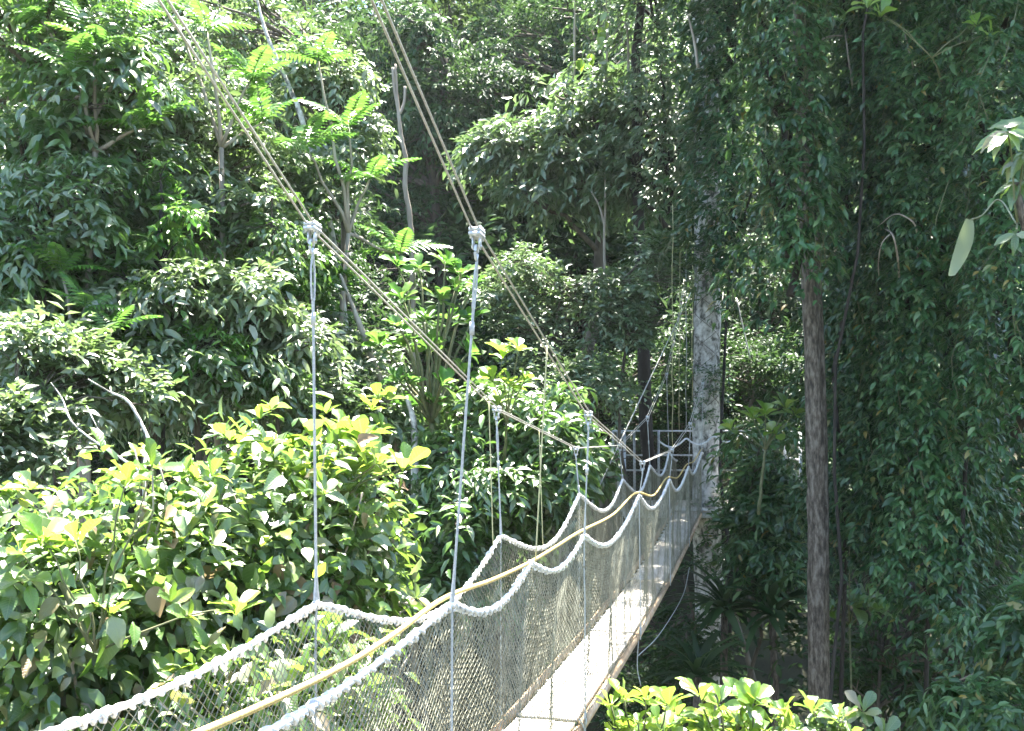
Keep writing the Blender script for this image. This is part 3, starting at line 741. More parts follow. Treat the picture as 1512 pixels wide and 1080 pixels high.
# left wood, sunlit
T('leafy_tree', 'big leafy tree at the left with a dark hollow crown and glinting leaves', 'tree', (X_(90, 13), 13), at(100, 150, 13),
  [(70, 300, 12.6, 1.2, 2.0, 1.2, 34, .40, 34), (150, 170, 12.8, 1.1, 1.2, 1.1, 20, .38, 34), (50, 60, 13, 1.2, 1.1, 1.1, 18, .4, 34), (30, 480, 12.4, .8, 1.1, .9, 15, .36, 32), (150, 400, 12.8, .9, .9, .9, 12, .36, 30)],
  LEAF_GLOSS, G['glossy'], .15, BARK, 32)
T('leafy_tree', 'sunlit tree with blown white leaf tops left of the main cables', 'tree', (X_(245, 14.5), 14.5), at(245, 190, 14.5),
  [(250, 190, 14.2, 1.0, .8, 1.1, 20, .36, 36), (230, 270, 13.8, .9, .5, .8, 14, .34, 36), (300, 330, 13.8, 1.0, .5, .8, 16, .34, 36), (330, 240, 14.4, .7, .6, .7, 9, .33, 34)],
  dict(LEAF_MED, L=.14, W=.06, spacing=.055), G['sun_whitened'], .14, BARK_BROWN, 33)
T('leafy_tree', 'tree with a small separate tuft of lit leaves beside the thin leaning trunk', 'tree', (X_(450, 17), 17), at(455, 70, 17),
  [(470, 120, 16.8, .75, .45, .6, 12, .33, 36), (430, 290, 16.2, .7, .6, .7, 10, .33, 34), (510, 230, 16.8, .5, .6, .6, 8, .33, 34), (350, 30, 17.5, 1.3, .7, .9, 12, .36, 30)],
  LEAF_MED, G['sun_whitened'], .10, BARK, 34)
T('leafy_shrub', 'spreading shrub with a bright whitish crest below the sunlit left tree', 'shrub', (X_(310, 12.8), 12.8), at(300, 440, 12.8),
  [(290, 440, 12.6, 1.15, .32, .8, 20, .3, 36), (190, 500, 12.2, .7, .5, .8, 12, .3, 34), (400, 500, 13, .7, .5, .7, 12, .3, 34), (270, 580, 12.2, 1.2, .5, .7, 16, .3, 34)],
  LEAF_MED, G['sun_whitened'], .08, BARK, 35)
T('leafy_shrub', 'shrub of small bright leaves behind the first hanger rope', 'shrub', (X_(400, 15.5), 15.5), at(400, 380, 15.5),
  [(390, 370, 15.2, .75, .9, .6, 16, .33, 36), (450, 440, 15, .5, .8, .6, 10, .32, 34)], LEAF_SMALL, G['bright'], .07, BARK, 30)
T('leafy_shrub', 'shrub of mid green leaves left of the rosette tree', 'shrub', (X_(520, 15), 15), at(530, 520, 15),
  [(500, 530, 14.8, .8, .6, .7, 12, .34, 36), (570, 620, 14.4, .8, .6, .7, 14, .32, 36), (450, 590, 14.0, .8, .5, .7, 10, .32, 34)],
  LEAF_MED, G['grey'], .08, BARK, 36)
T('leafy_shrub', 'pale bush with sun whitened leaves at the frame edge behind the broad leaved climbers', 'shrub', (X_(20, 9.8), 9.8), at(20, 620, 9.8),
  [(15, 640, 9.6, .5, .5, .5, 14, .2, 36), (70, 520, 10.4, .5, .4, .5, 10, .22, 32), (150, 560, 10.6, .5, .3, .5, 8, .2, 30)], LEAF_SMALL, G['sun_whitened'], .05, BARK, 37)
SL = dict(J=6, spacing=.06, L=.15, W=.055, kind='mid', droop=.7, spread=.9, upn=.6)
T('slender_tree', 'slender dark stemmed tree with sparse tufts rising through the left wood', 'tree', (X_(240, 12.4), 12.4), at(240, 300, 12.4),
  [(235, 400, 12.3, .45, 1.3, .4, 16, .24, 22), (300, 520, 12.2, .5, .6, .4, 9, .22, 22)], SL, G['bright'], .07, BARK_DARK, 301)
T('slender_tree', 'slender tree with hanging sprays beside the first hanger rope', 'tree', (X_(410, 13.2), 13.2), at(400, 330, 13.2),
  [(410, 400, 13.2, .4, 1.1, .4, 14, .24, 22), (370, 560, 12.6, .6, .5, .4, 10, .22, 22)], dict(SL, L=.11, W=.05), G['glossy'], .05, BARK, 302)
T('slender_tree', 'leaning slender tree with glinting sprays at the left frame edge', 'tree', (X_(-40, 11.5), 11.5), at(60, 330, 11.8),
  [(40, 380, 11.6, .6, 1.0, .4, 15, .26, 22), (110, 300, 11.8, .6, .8, .4, 12, .24, 22), (80, 560, 11, .6, .5, .4, 9, .22, 20)], SL, G['glossy'], .07, BARK, 303)
T('slender_tree', 'thin tree of small pale leaves between the left tree and the cables', 'tree', (X_(330, 15.8), 15.8), at(330, 120, 15.8),
  [(330, 160, 15.4, .6, .9, .5, 15, .28, 24), (260, 110, 15.2, .7, .5, .5, 10, .28, 24), (400, 260, 15.4, .4, .7, .4, 9, .26, 22)], dict(SL, L=.13, W=.06), G['grey'], .05, BARK, 304)
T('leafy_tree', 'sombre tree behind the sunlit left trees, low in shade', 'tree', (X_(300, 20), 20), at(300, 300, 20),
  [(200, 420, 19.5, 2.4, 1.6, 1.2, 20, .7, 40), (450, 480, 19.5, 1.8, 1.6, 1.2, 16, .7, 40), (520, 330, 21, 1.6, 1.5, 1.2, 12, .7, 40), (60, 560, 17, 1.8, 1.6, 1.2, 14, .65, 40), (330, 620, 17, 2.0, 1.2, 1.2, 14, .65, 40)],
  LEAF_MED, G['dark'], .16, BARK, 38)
T('leafy_tree', 'tall tree at the upper left corner behind the leafy crowns', 'tree', (X_(130, 21), 21), at(140, -60, 21),
  [(60, 60, 20.5, 2.2, 1.8, 1.2, 18, .7, 40), (230, 0, 20.5, 2.4, 1.4, 1.2, 16, .7, 40), (400, 60, 22, 1.6, 1.6, 1.2, 12, .7, 40)],
  LEAF_MED, G['far'], .16, BARK, 39)

# ------------------------------------------------------------------ rosette saplings, each leaf its own part where it shows large
def frame(D, N):
    D = nrm(np.asarray(D, float)); S = nrm(np.cross(D, N)); Nn = np.cross(S, D)
    return np.stack([S, D, Nn], 1)
LM = {}
for shape in ('obovate', 'ovate', 'ellip'):
    for mk in ('young', 'broad', 'bright'):
        LM[shape, mk] = [near_leaf_mesh('leaf', shape, G[mk], np.random.default_rng(300 + i)) for i in range(5)]
LM['ovate', 'dead'] = [near_leaf_mesh('leaf', 'ovate', G['dead'], np.random.default_rng(320 + i)) for i in range(3)]
LM['ellip', 'pale'] = [near_leaf_mesh('leaf', 'ellip', G['pale'], np.random.default_rng(330 + i)) for i in range(2)]
def leaf_obj(me, P, D, N, L, root, org, aspect=1.0):
    o = bpy.data.objects.new('leaf', me); sc.collection.objects.link(o); o.parent = root
    R = frame(D, N); M = Matrix([[R[i, 0] * L * aspect, R[i, 1] * L, R[i, 2] * L, P[i] - org[i]] for i in range(3)] + [[0, 0, 0, 1]])
    o.matrix_local = M
    return o
def rosette_dirs(rng, axis, n, lo=.35, hi=1.25):
    axis = nrm(np.asarray(axis, float)); a = nrm(np.cross(axis, [.3, .9, .2])); b = np.cross(axis, a)
    out = []
    for i in range(n):
        ph = i * 2.4 + rng.normal() * .25; el = lo + (hi - lo) * (i + .5) / n + rng.normal() * .1
        d = axis * math.cos(el) + (a * math.cos(ph) + b * math.sin(ph)) * math.sin(el)
        nn = axis * math.sin(el) - (a * math.cos(ph) + b * math.sin(ph)) * math.cos(el)
        out.append((d, nn + .2 * rng.normal(size=3)))
    return out
def rosette_plant(name, label, cat, base, heads, leafL, mk='young', shape='obovate', n=8, seed=1, stem_r=.02, group=None, as_parts=True, stem_mat=STEM):
    """heads: list of (point, axis, size factor)"""
    rg = np.random.default_rng(seed); base = np.asarray(base, float)
    root = empty(name, tuple(base)); st = MB(); merged = MB()
    top = np.mean([h[0] for h in heads], 0); hub = top * .75 + np.array([base[0], base[1], min(base[2], top[2])]) * .25
    hub[2] = min(h[0][2] for h in heads) - .25
    lp = limb_path(base, hub, rg, .05, 9); st.tube(lp, np.linspace(stem_r * 1.6, stem_r, 9), 7)
    for (hp_, ax, fz) in heads:
        hp_ = np.asarray(hp_, float); st.tube(limb_path(hub, hp_, rg, .08, 6), np.linspace(stem_r * .8, stem_r * .35, 6), 6)
        for d, nn in rosette_dirs(rg, ax, n):
            l = leafL * fz * rg.uniform(.7, 1.15)
            p = hp_ + d * .02 - nrm(np.asarray(ax, float)) * rg.uniform(0, .06)
            if not corridor(np.array([p + d * l]), .05)[0]: continue
            if as_parts: leaf_obj(LM[shape, mk][rg.integers(5)], p, d, nn, l, root, base)
            else: put_leaves(merged, p[None], d[None], nn[None], np.array([l]), np.array([l * .42]), 'mid')
    st.build('stem', stem_mat, root, True, base)
    if not as_parts: tag(merged.build('leaves', G[mk], root, False, base), kind='stuff')
    return tag(root, label, cat, group)
# young tree with whorled leaves behind the right cable
rg = np.random.default_rng(51); hd = []
for (px, py) in ((590, 395), (625, 400), (660, 385), (690, 395), (600, 430), (640, 440), (680, 430), (705, 420), (585, 470), (620, 480), (660, 480), (690, 475), (600, 520), (640, 525), (680, 520), (615, 560), (660, 570), (585, 555), (640, 600), (690, 560), (600, 600), (565, 500)):
    hd.append((at(px + rg.normal() * 6, py + rg.normal() * 6, 13.8 + rg.normal() * .3), np.array([rg.normal() * .35, -.25 + rg.normal() * .3, 1.0]), 1.0))
rosette_plant('rosette_tree', 'young tree with upright whorls of blunt bright leaves behind the right cable', 'tree', gnd(X_(640, 14), 14), hd, .25, 'bright', 'obovate', 10, 52, .035)
hd = [(at(px, py, 12.7), np.array([dx, -.2, 1.0]), f) for px, py, dx, f in ((742, 525, 0, 1.1), (765, 515, .3, .9), (728, 560, -.4, 1.0), (752, 570, .2, 1.1), (735, 595, -.2, 1.0), (775, 560, .5, .8))]
rosette_plant('rosette_sapling', 'yellow green sapling top standing above the vine mound', 'sapling', at(745, 680, 13.3), hd, .24, 'young', 'obovate', 8, 53, .015)
hd = [(at(px, py, 15.2), np.array([dx, -.25, 1.0]), f) for px, py, dx, f in ((1080, 632, -.2, .9), (1112, 618, 0, 1.1), (1130, 612, .2, 1.0), (1160, 602, .1, 1.15), (1175, 610, .4, .9), (1145, 640, -.2, 1.0))]
rosette_plant('rosette_sapling', 'bright green sapling in the shade beside the brown trunk', 'sapling', at(1120, 760, 15.4), hd, .27, 'young', 'obovate', 7, 54, .018)

# sunlit shrub at the lower right, in front of the dark trunks
def head_field(rg, lst): return [(at(px, py, Yd), np.array([rg.normal() * .35, -.15 + rg.normal() * .3, 1.0]), rg.uniform(.85, 1.15)) for px, py, Yd in lst]
rg = np.random.default_rng(61)
rosette_plant('broadleaf_shrub', 'sunlit yellow green shrub touching the edge of the walkway floor', 'shrub', at(930, 1330, 7.0),
              head_field(rg, [(905 + 22 * (i % 5) + rg.normal() * 5, 1040 + 26 * (i // 5) + rg.normal() * 8 + abs(i % 5 - 2) * 5, 6.7 + .12 * (i // 5) + rg.normal() * .12) for i in range(20)]), .15, 'young', 'obovate', 8, 62, .014)
rosette_plant('broadleaf_shrub', 'sunlit yellow green shrub below the shaded brown trunk', 'shrub', at(1090, 1330, 7.2),
              head_field(rg, [(1005 + 27 * (i % 7) + rg.normal() * 6, 1036 + 26 * (i // 7) + rg.normal() * 8 + abs(i % 7 - 3) * 4, 6.9 + .12 * (i // 7) + rg.normal() * .12) for i in range(28)]), .155, 'young', 'obovate', 8, 63, .014)
rosette_plant('broadleaf_shrub', 'smaller paler shrub right of the brown trunk base, half in shade', 'shrub', at(1225, 1330, 7.6),
              head_field(rg, [(1195 + 20 * (i % 4) + rg.normal() * 5, 1058 + 24 * (i // 4) + rg.normal() * 6, 7.3 + rg.normal() * .1) for i in range(12)]), .15, 'broad', 'obovate', 8, 64, .012)

# broad-leaved climbers in front of the left wood
def vine_shrub(label, centre, rad, n_parts, n_fill, leafL, seed):
    rg = np.random.default_rng(seed); c = np.asarray(centre, float)
    base = np.array([c[0], c[1], c[2] - rad[2] * 1.25]); root = empty('broadleaf_climber', tuple(base)); st = MB(); fill = MB()
    view = nrm(np.array([0, 0, CAMZ]) - c)
    cnt = 0; tries = 0
    while cnt < n_parts and tries < 9000:
        tries += 1
        d = unit_rand(rg, 1)[0]
        if d[2] < -.75 or d @ view < -.25: continue
        lump = 1 + .17 * math.sin(d[0] * 7 + seed) + .17 * math.sin(d[2] * 9 + d[1] * 5 + seed) + (.18 if rg.random() < .12 else 0)
        p = c + d * np.asarray(rad) * lump * rg.uniform(.74, 1.05)
        if not corridor(p[None], .3)[0]: continue
        topness = max(0, d[2])
        if rg.random() < .22 + .5 * topness:       # upright whorl of 4-6
            ax = np.array([d[0] * .5, d[1] * .5, .5 + topness]) + rg.normal(size=3) * .25
            for dd, nn in rosette_dirs(rg, ax, rg.integers(4, 7), .35, 1.35):
                leaf_obj(LM['obovate' if rg.random() < .4 else 'ellip', 'young' if rg.random() < .2 + .35 * topness else 'broad'][rg.integers(5)], p, dd, nn, leafL * rg.uniform(.65, 1.1), root, base); cnt += 1
        else:                                        # hanging leaves
            for _ in range(rg.integers(2, 4)):
                dd = d * .5 + np.array([0, 0, -.55]) + rg.normal(size=3) * .5; nn = d + np.array([0, 0, .5]) + rg.normal(size=3) * .35
                k_ = rg.random(); me = LM['ovate', 'dead'][rg.integers(3)] if k_ < .12 else LM['ovate', 'broad'][rg.integers(5)] if k_ < .75 else LM['ellip', 'young'][rg.integers(5)]
                leaf_obj(me, p + rg.normal(size=3) * .07, dd, nn, leafL * (.75 + .85 * rg.random() ** 2), root, base); cnt += 1
    # inner leaves too many to single out
    d = unit_rand(rg, n_fill); P = c + d * np.asarray(rad) * rg.uniform(.35, 1.02, n_fill)[:, None]
    ok = corridor(P, .3); P, d = P[ok], d[ok]
    D = d * .6 + np.array([0, 0, -.3]) + rg.normal(size=d.shape) * .5; N = d * .6 + np.array([0, 0, .8]) + rg.normal(size=d.shape) * .4
    l = leafL * rg.uniform(.5, 1.05, len(P)); put_leaves(fill, P, D, N, l, l * .5, 'mid')
    tag(fill.build('inner_leaves', G['broad'], root, True, base), kind='stuff')
    for _ in range(30):
        e = c + unit_rand(rg, 1)[0] * np.asarray(rad) * rg.uniform(.85, 1.08); e[2] = max(e[2], base[2] + .3)
        if corridor(e[None], .25)[0]: st.tube(limb_path(base + rg.normal(size=3) * .15, e, rg, .12, 8), np.linspace(.022, .006, 8), 6)
    st.tube(limb_path(gnd(c[0], c[1]), base, rg, .05, 10), .05, 8)
    tag(st.build('stems', BARK_SNAG, root, True, base), kind='stuff')
    return tag(root, label, 'climber', 'broad-leaved climbers beside the far net')
vine_shrub('broad leaved climber with browned leaves among the green, at the frame edge', at(30, 950, 7.0), (1.15, 1.0, 1.12), 300, 3000, .19, 71)
vine_shrub('broad leaved climber with a twiggy gap in the middle of its sunlit face', at(215, 915, 7.6), (1.05, 1.0, 1.2), 300, 3000, .19, 72)
vine_shrub('broad leaved climber with tall glowing yellow green leaves behind the first hanger', at(400, 840, 8.2), (1.0, .9, 1.2), 300, 3000, .19, 73)
vine_shrub('broad leaved climber whose lit tips end beside the vine mound', at(505, 850, 8.9), (.62, .8, 1.35), 270, 2400, .19, 74)
vine_shrub('low broad leaved climber seen through the netting', at(420, 1090, 6.6), (1.0, .8, .7), 160, 1800, .18, 75)

rg = np.random.default_rng(55)
rosette_plant('glowing_shoot', 'tall shoots of large upright glowing yellow green leaves above the climbers', 'plant', at(490, 760, 8.3),
              [(at(px, py, 8.3 + rg.normal() * .15), np.array([rg.normal() * .3, -.1 + rg.normal() * .25, 1.0]), f) for px, py, f in ((375, 668, .9), (430, 672, 1.0), (470, 660, 1.15), (500, 655, 1.2), (535, 650, 1.15), (560, 680, 1.0), (598, 690, 1.0), (520, 700, 1.0), (450, 700, .9))], .27, 'young', 'obovate', 8, 56, .016)
rosette_plant('glowing_shoot', 'low shoots of glowing leaves rising among browned leaves of the climbers', 'plant', at(90, 860, 6.4),
              [(at(px, py, 6.2 + rg.normal() * .1), np.array([rg.normal() * .4, -.2 + rg.normal() * .25, 1.0]), f) for px, py, f in ((65, 800, 1.0), (110, 795, 1.0), (30, 815, .8), (185, 715, .8), (225, 690, .8), (350, 900, .9))], .22, 'young', 'obovate', 7, 57, .012)
# feathery fronds (comb-like compound leaves) catching light in the left wood
def frond_mesh(rng, n=13, wid=.27):
    m = MB(); t = np.linspace(0, 1, n)
    ax = np.stack([np.zeros(n), t * (1 - .12 * t), .10 * t - .38 * t * t], -1); m.tube(ax, np.linspace(.012, .003, n), 4)
    P, D, N, L_ = [], [], [], []
    for i in range(1, n):
        for s in (-1, 1):
            P.append(ax[i]); D.append((s * .9, .38, -.22 + rng.normal() * .06)); N.append((0, .15, 1)); L_.append(wid * math.sin(math.pi * (t[i] * .8 + .16)) ** .7 * rng.uniform(.92, 1.08))
    L_ = np.array(L_); put_leaves(m, np.array(P), np.array(D), np.array(N), L_, np.full(len(L_), .082), 'mid')
    me = m.mesh('frond'); me.materials.append(G['bright']); return me
FR = [frond_mesh(np.random.default_rng(400 + i)) for i in range(3)]
def frond_tree(label, base, heads, Lf, seed, n=7):
    rg = np.random.default_rng(seed); base = np.asarray(base, float); root = empty('feather_leaf_tree', tuple(base)); st = MB()
    hub = np.mean(heads, 0) - np.array([0, 0, 1.2]); st.tube(limb_path(base, hub, rg, .04, 10), np.linspace(.06, .035, 10), 7)
    for h in heads:
        st.tube(limb_path(hub, h, rg, .1, 6), np.linspace(.03, .014, 6), 6)
        for d, nn in rosette_dirs(rg, (rg.normal() * .3, -.2, 1), n, .5, 1.35):
            o = leaf_obj(FR[rg.integers(3)], np.asarray(h), d, nn, Lf * rg.uniform(.75, 1.15), root, base); o.name = 'frond'
    st.build('trunk', BARK_SNAG, root, True, base)
    return tag(root, label, 'tree', 'feather-leaved trees in the left wood')
frond_tree('feather leaved tree with its fronds against the dark hillside below the upper cables', gnd(X_(480, 15), 15), [at(*p) for p in ((470, 90, 15), (515, 190, 15.2), (545, 265, 15.4), (450, 220, 14.6), (590, 375, 16))], .85, 81)
frond_tree('feather leaved tree rising among glinting leaves at the upper left', gnd(X_(150, 12.2), 12.2), [at(*p) for p in ((140, 70, 12), (60, 30, 12.4), (190, 20, 12.6), (215, 190, 12.2), (110, 110, 11.9))], .75, 82)
frond_tree('feather leaved tree crossed by the upper left cable', gnd(X_(330, 13.4), 13.4), [at(*p) for p in ((305, 45, 13.5), (370, 120, 13.4), (250, 20, 13.8), (390, 180, 13.8))], .72, 83)
frond_tree('small feather leaved tree low in the left wood above the climbers', gnd(X_(130, 11.2), 11.2), [at(*p) for p in ((125, 455, 11.2), (165, 490, 11.0), (90, 400, 11.4))], .6, 84, 6)

# ------------------------------------------------------------------ vine curtains on the right
def vine_tree(label, cx, cy, radius, ztop, zbot, n_str, mat, L=.125, W=.055, seed=1, ang=(math.pi, 2 * math.pi), slen=(10, 26), trunk_r=.2, kind='far', prof=None, gap=.075, shade_clumps=10):
    rg = np.random.default_rng(seed); base = gnd(cx, cy); root = empty('vine_covered_tree', tuple(base)); tb = MB()
    zz = np.linspace(base[2], CAMZ + ztop, 16); wob = np.cumsum(rg.normal(size=(16, 2)) * (.16 if trunk_r < .05 else .08), 0)
    tb.tube(np.column_stack([cx + wob[:, 0], cy + wob[:, 1], zz]), np.linspace(trunk_r * 1.4, trunk_r * .6, 16), 10)
    for _ in range(14):
        z = rg.uniform(zbot, ztop); a = rg.uniform(*ang); e = np.array([cx + radius * .9 * math.cos(a), cy + radius * .9 * math.sin(a), CAMZ + z + .4])
        tb.tube(limb_path((cx, cy, CAMZ + z - .8), e, rg, .15, 7), np.linspace(.06, .012, 7), 6)
    tb.build('trunk', BARK_DARK, root, True, base)
    vm = MB(); stm = MB()
    th = rg.uniform(ang[0], ang[1], n_str); zs = CAMZ + zbot + (ztop - zbot) * rg.random(n_str)
    R = radius * (1 + .26 * np.sin(th * 3 + seed) + .26 * np.sin(zs * .9 + th * 2 + seed) + .2 * np.sin(zs * 2.3 - th * 5)) * rg.uniform(.62, 1.06, n_str)
    if prof is not None: R = R * np.interp(zs - CAMZ, *prof)
    hole = np.sin(zs * 1.7 + th * 3.1 + seed) * np.sin(zs * .8 - th * 4.3 + 2 * seed) > .30      # hollows between the bulges
    R = np.where(hole, R * .55, R)
    nl = rg.integers(slen[0], slen[1], n_str); J = slen[1]
    j = np.arange(J)[None]
    out = np.stack([np.cos(th), np.sin(th), np.zeros(n_str)], -1)
    path = np.stack([cx + R * np.cos(th), cy + R * np.sin(th), zs], -1)[:, None] + np.array([0, 0, -gap])[None, None] * j[..., None]
    path = path + out[:, None] * (.10 * np.sin(j * .22 + th[:, None] * 9))[..., None] + np.cumsum(np.cumsum(rg.normal(size=(n_str, J, 3)) * .006, 1), 1) + (rg.normal(size=(n_str, 1, 3)) * np.array([.16, .16, .1])) * (j[..., None] * gap)
    side = np.stack([-np.sin(th), np.cos(th), np.zeros(n_str)], -1)
    J5 = (np.arange(J) // 5) * 5                              # leaves stand in drooping tufts of five
    path0 = path; path = .8 * path[:, J5] + .2 * path + rg.normal(size=path.shape) * .012
    reach = np.repeat(rg.random((n_str, (J + 4) // 5, 1)), 5, 1)[:, :J]
    path = path + out[:, None] * (.20 * reach) - np.array([0, 0, .05]) * reach
    fan = (((np.arange(J) % 5) - 2) / 2.0)[None, :, None] + .25 * rg.normal(size=(n_str, J, 1))
    D = side[:, None] * fan * .95 + out[:, None] * (.35 + .45 * rg.random((n_str, J, 1))) + np.array([0, 0, -1.0]) * (.15 + .75 * rg.random((n_str, J, 1))) + .14 * rg.normal(size=(n_str, J, 3))
    N = out[:, None] * .45 + np.array([0, 0, .9]) + .3 * rg.normal(size=(n_str, J, 3))
    ok = (j < nl[:, None]).ravel()
    P = path.reshape(-1, 3); ok &= corridor(P) & (P[:, 2] > ground_z(P[:, 0], P[:, 1]) + .1)
    P = P[ok]; l = L * rg.uniform(.6, 1.25, len(P)) * np.where(rg.random(len(P)) < .03, 1.5, 1)
    put_leaves(vm, P, D.reshape(-1, 3)[ok], N.reshape(-1, 3)[ok], l, W / L * l * rg.uniform(.85, 1.15, len(P)), kind)
    vm.build('vine_leaves', mat, root, False, base)
    cm = MB(); wide = max(2.2, radius * 1.6)                # unseen crown above the vines, added to shade the right side
    for _ in range(shade_clumps):
        c = np.array([cx + rg.normal() * wide * .6, cy + rg.normal() * wide * .6, CAMZ + ztop + rg.uniform(-.5, 2.2)])
        P2, D2 = clump_points(rg, c, np.array([1.1, 1.1, .6]), 70); spray(cm, rg, P2, D2 + rg.normal(size=D2.shape) * .4, 6, .1, .22, .1)
    if shade_clumps: cm.build('crown', G['far'], root, False, base)
    for i in rg.choice(n_str, min(160, n_str), False): stm.tube(path0[i, :nl[i]:3], .006, 4, False)
    tag(stm.build('vine_stems', STEM, root, False, base), kind='stuff')
    return tag(root, label, 'tree', 'vine-covered trees on the right')
F_ = (math.pi * .82, math.pi * 2.05)
vine_tree('vine draped crown hanging over the pale trunk above the far platform', X_(1085, 20.3), 20.3, .95, 11, 2.9, 900, G['vine2'], .20, .078, 91, F_, (6, 16), .03, gap=.10, shade_clumps=20)
vine_tree('vine curtain hanging left of the pale trunk, grey green and thin', X_(985, 23), 23, 1.3, 11, 5.0, 600, G['grey'], .22, .08, 92, F_, (6, 14), .15, gap=.11, shade_clumps=0)
vine_tree('dark vine draped tree hiding the top of the brown trunk', X_(1165, 13.6), 13.5, .42, 8, 2.1, 700, G['vine'], .15, .06, 93, F_, (6, 14), .025, 'mid', gap=.085, shade_clumps=0)
vine_tree('tall vine covered column with a ragged foot right of the brown trunk', X_(1278, 15), 15.2, .60, 10, -1.6, 2300, G['vine2'], .135, .055, 94, F_, (6, 20), .03, 'mid', gap=.08, shade_clumps=14)
vine_tree('broad vine covered column with dense drooping leaf tufts', X_(1375, 14), 14.2, .70, 10, -2.2, 2900, G['vine'], .135, .055, 95, F_, (6, 22), .03, 'mid', gap=.08, shade_clumps=14)
vine_tree('vine covered tree at the frame edge with lighter upper leaves', X_(1525, 12.5), 13.0, .75, 9, .3, 1600, G['vine'], .13, .053, 96, F_, (6, 18), .03, 'mid', gap=.075, shade_clumps=8)
vine_tree('vine covered tree rising behind the dense columns', X_(1335, 20), 20, 1.5, 12, 0, 1400, G['dark'], .20, .085, 97, F_, (6, 18), .12, gap=.1, shade_clumps=30)
vine_tree('vine covered tree far back behind the frame edge column', X_(1480, 18), 18.5, 1.4, 11, -1.5, 1300, G['dark'], .20, .085, 98, F_, (6, 18), .1, gap=.1, shade_clumps=26)

# brown trunk on the right
br = empty('brown_trunk_tree', tuple(gnd(X_(1200, 14.3), 14.3))); BO = np.array(br.location)
zz = np.linspace(BO[2], CAMZ + 9, 30); bx = X_(1198, 14.3) - .012 * (zz - CAMZ) + .03 * np.sin(zz * .5); by = 14.3 + .04 * np.sin(zz * .7)
m = MB(); m.trunk(np.column_stack([bx, by, zz]), .118 - .005 * (zz - CAMZ) + .12 * np.exp(-(zz - zz[0]) / 1.0), 20, .13, 7); m.build('trunk', BARK_BROWN, br, True, BO)
m = MB(); m.tube(np.column_stack([bx + .17, by + .15, zz])[4:], .05, 8); m.build('climbing_stem', BARK_BROWN, br, True, BO)
rg = np.random.default_rng(5); cm = MB()
for i in range(10):
    c = np.array([bx[-1] + .9 + rg.normal() * .7, 14.8 + rg.normal(), CAMZ + rg.uniform(6.5, 9.5)]); P, D = clump_points(rg, c, np.array([1, 1, .7]), 60); spray(cm, rg, P, D, 6, .09, .18, .08)
cm.build('crown', G['vine'], br, False, BO)
tag(br, 'straight brown trunk standing in shade left of the vine columns', 'tree')

# ------------------------------------------------------------------ understory below right: strap-leaved plants, shrubs
def strap_plant(label, p, n, L, seed, wid=.06, name='strap_leaf_palm', mat='dark'):
    rg = np.random.default_rng(seed); p = np.asarray(p, float); base = gnd(p[0], p[1]); root = empty(name, tuple(base))
    st = MB(); st.tube(limb_path(base, p, rg, .03, 8), np.linspace(.09, .06, 8), 8); st.build('stem', BARK_BROWN, root, True, base)
    mesh_v = []
    for v in range(3):
        m = MB(); t = np.linspace(0, 1, 9); dr = rg.uniform(.35, .75); w_ = wid * np.sin(math.pi * (t * .85 + .12)) ** .6
        ax = np.stack([0 * t, t * (1 - .25 * dr * t), .15 * t - dr * t ** 2.2], -1)
        V = np.stack([ax + np.stack([-w_, 0 * t, .25 * w_], -1), ax, ax + np.stack([w_, 0 * t, .25 * w_], -1)], 1)
        i = np.arange(8)[:, None] * 3 + np.arange(2)[None]; m.add(V, np.stack([i, i + 1, i + 4, i + 3], -1).reshape(-1, 4))
        me = m.mesh('strap_leaf', True); me.materials.append(G[mat]); mesh_v.append(me)
    for d, nn in rosette_dirs(rg, (0, -.1, 1), n, .25, 1.5):
        o = leaf_obj(mesh_v[rg.integers(3)], p, d, nn, L * rg.uniform(.7, 1.15), root, base); o.name = 'strap_leaf'
    return tag(root, label, 'palm', 'strap-leaved palms in the shade')
strap_plant('strap leaved palm in shade right of the walkway poles', at(1070, 905, 17.5), 34, 1.15, 601)
strap_plant('strap leaved palm leaning against the brown trunk', at(1140, 910, 17.2), 34, 1.25, 602)
strap_plant('low strap leaved palm behind the lower right shrub', at(1030, 1000, 15.5), 26, 1.0, 603)
T('thicket_shrub', 'dim shrub below the far end of the walkway', 'shrub', (X_(1010, 19), 19), at(1010, 850, 19),
  [(1000, 960, 19, 1.1, .7, .9, 12, .45, 50), (960, 1010, 17, 1.2, .8, .9, 12, .5, 50)], LEAF_SMALL, G['dark'], .06, BARK, 41)
T('thicket_shrub', 'shaded shrub with drooping leaves between pale trunk base and brown trunk', 'shrub', (X_(1120, 17.8), 17.8), at(1110, 700, 17.8),
  [(1125, 720, 17.8, .5, .9, .7, 14, .36, 50), (1120, 820, 17.8, .5, .7, .7, 10, .36, 50)], LEAF_MED, G['vine'], .06, BARK, 42)
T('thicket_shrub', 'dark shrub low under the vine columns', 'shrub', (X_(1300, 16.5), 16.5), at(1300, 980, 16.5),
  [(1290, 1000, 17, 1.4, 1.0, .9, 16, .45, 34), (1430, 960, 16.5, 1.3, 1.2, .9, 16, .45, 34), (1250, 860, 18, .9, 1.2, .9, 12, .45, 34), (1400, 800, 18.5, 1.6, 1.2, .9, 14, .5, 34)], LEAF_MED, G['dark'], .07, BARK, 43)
T('thicket_shrub', 'mid green bush in the lower right corner', 'shrub', (X_(1490, 11), 11), at(1490, 960, 11),
  [(1490, 920, 11, .5, .45, .5, 10, .3, 45), (1490, 1060, 10.5, .5, .35, .5, 8, .3, 45)], LEAF_MED, G['vine'], .05, BARK, 44)
rg = np.random.default_rng(9)
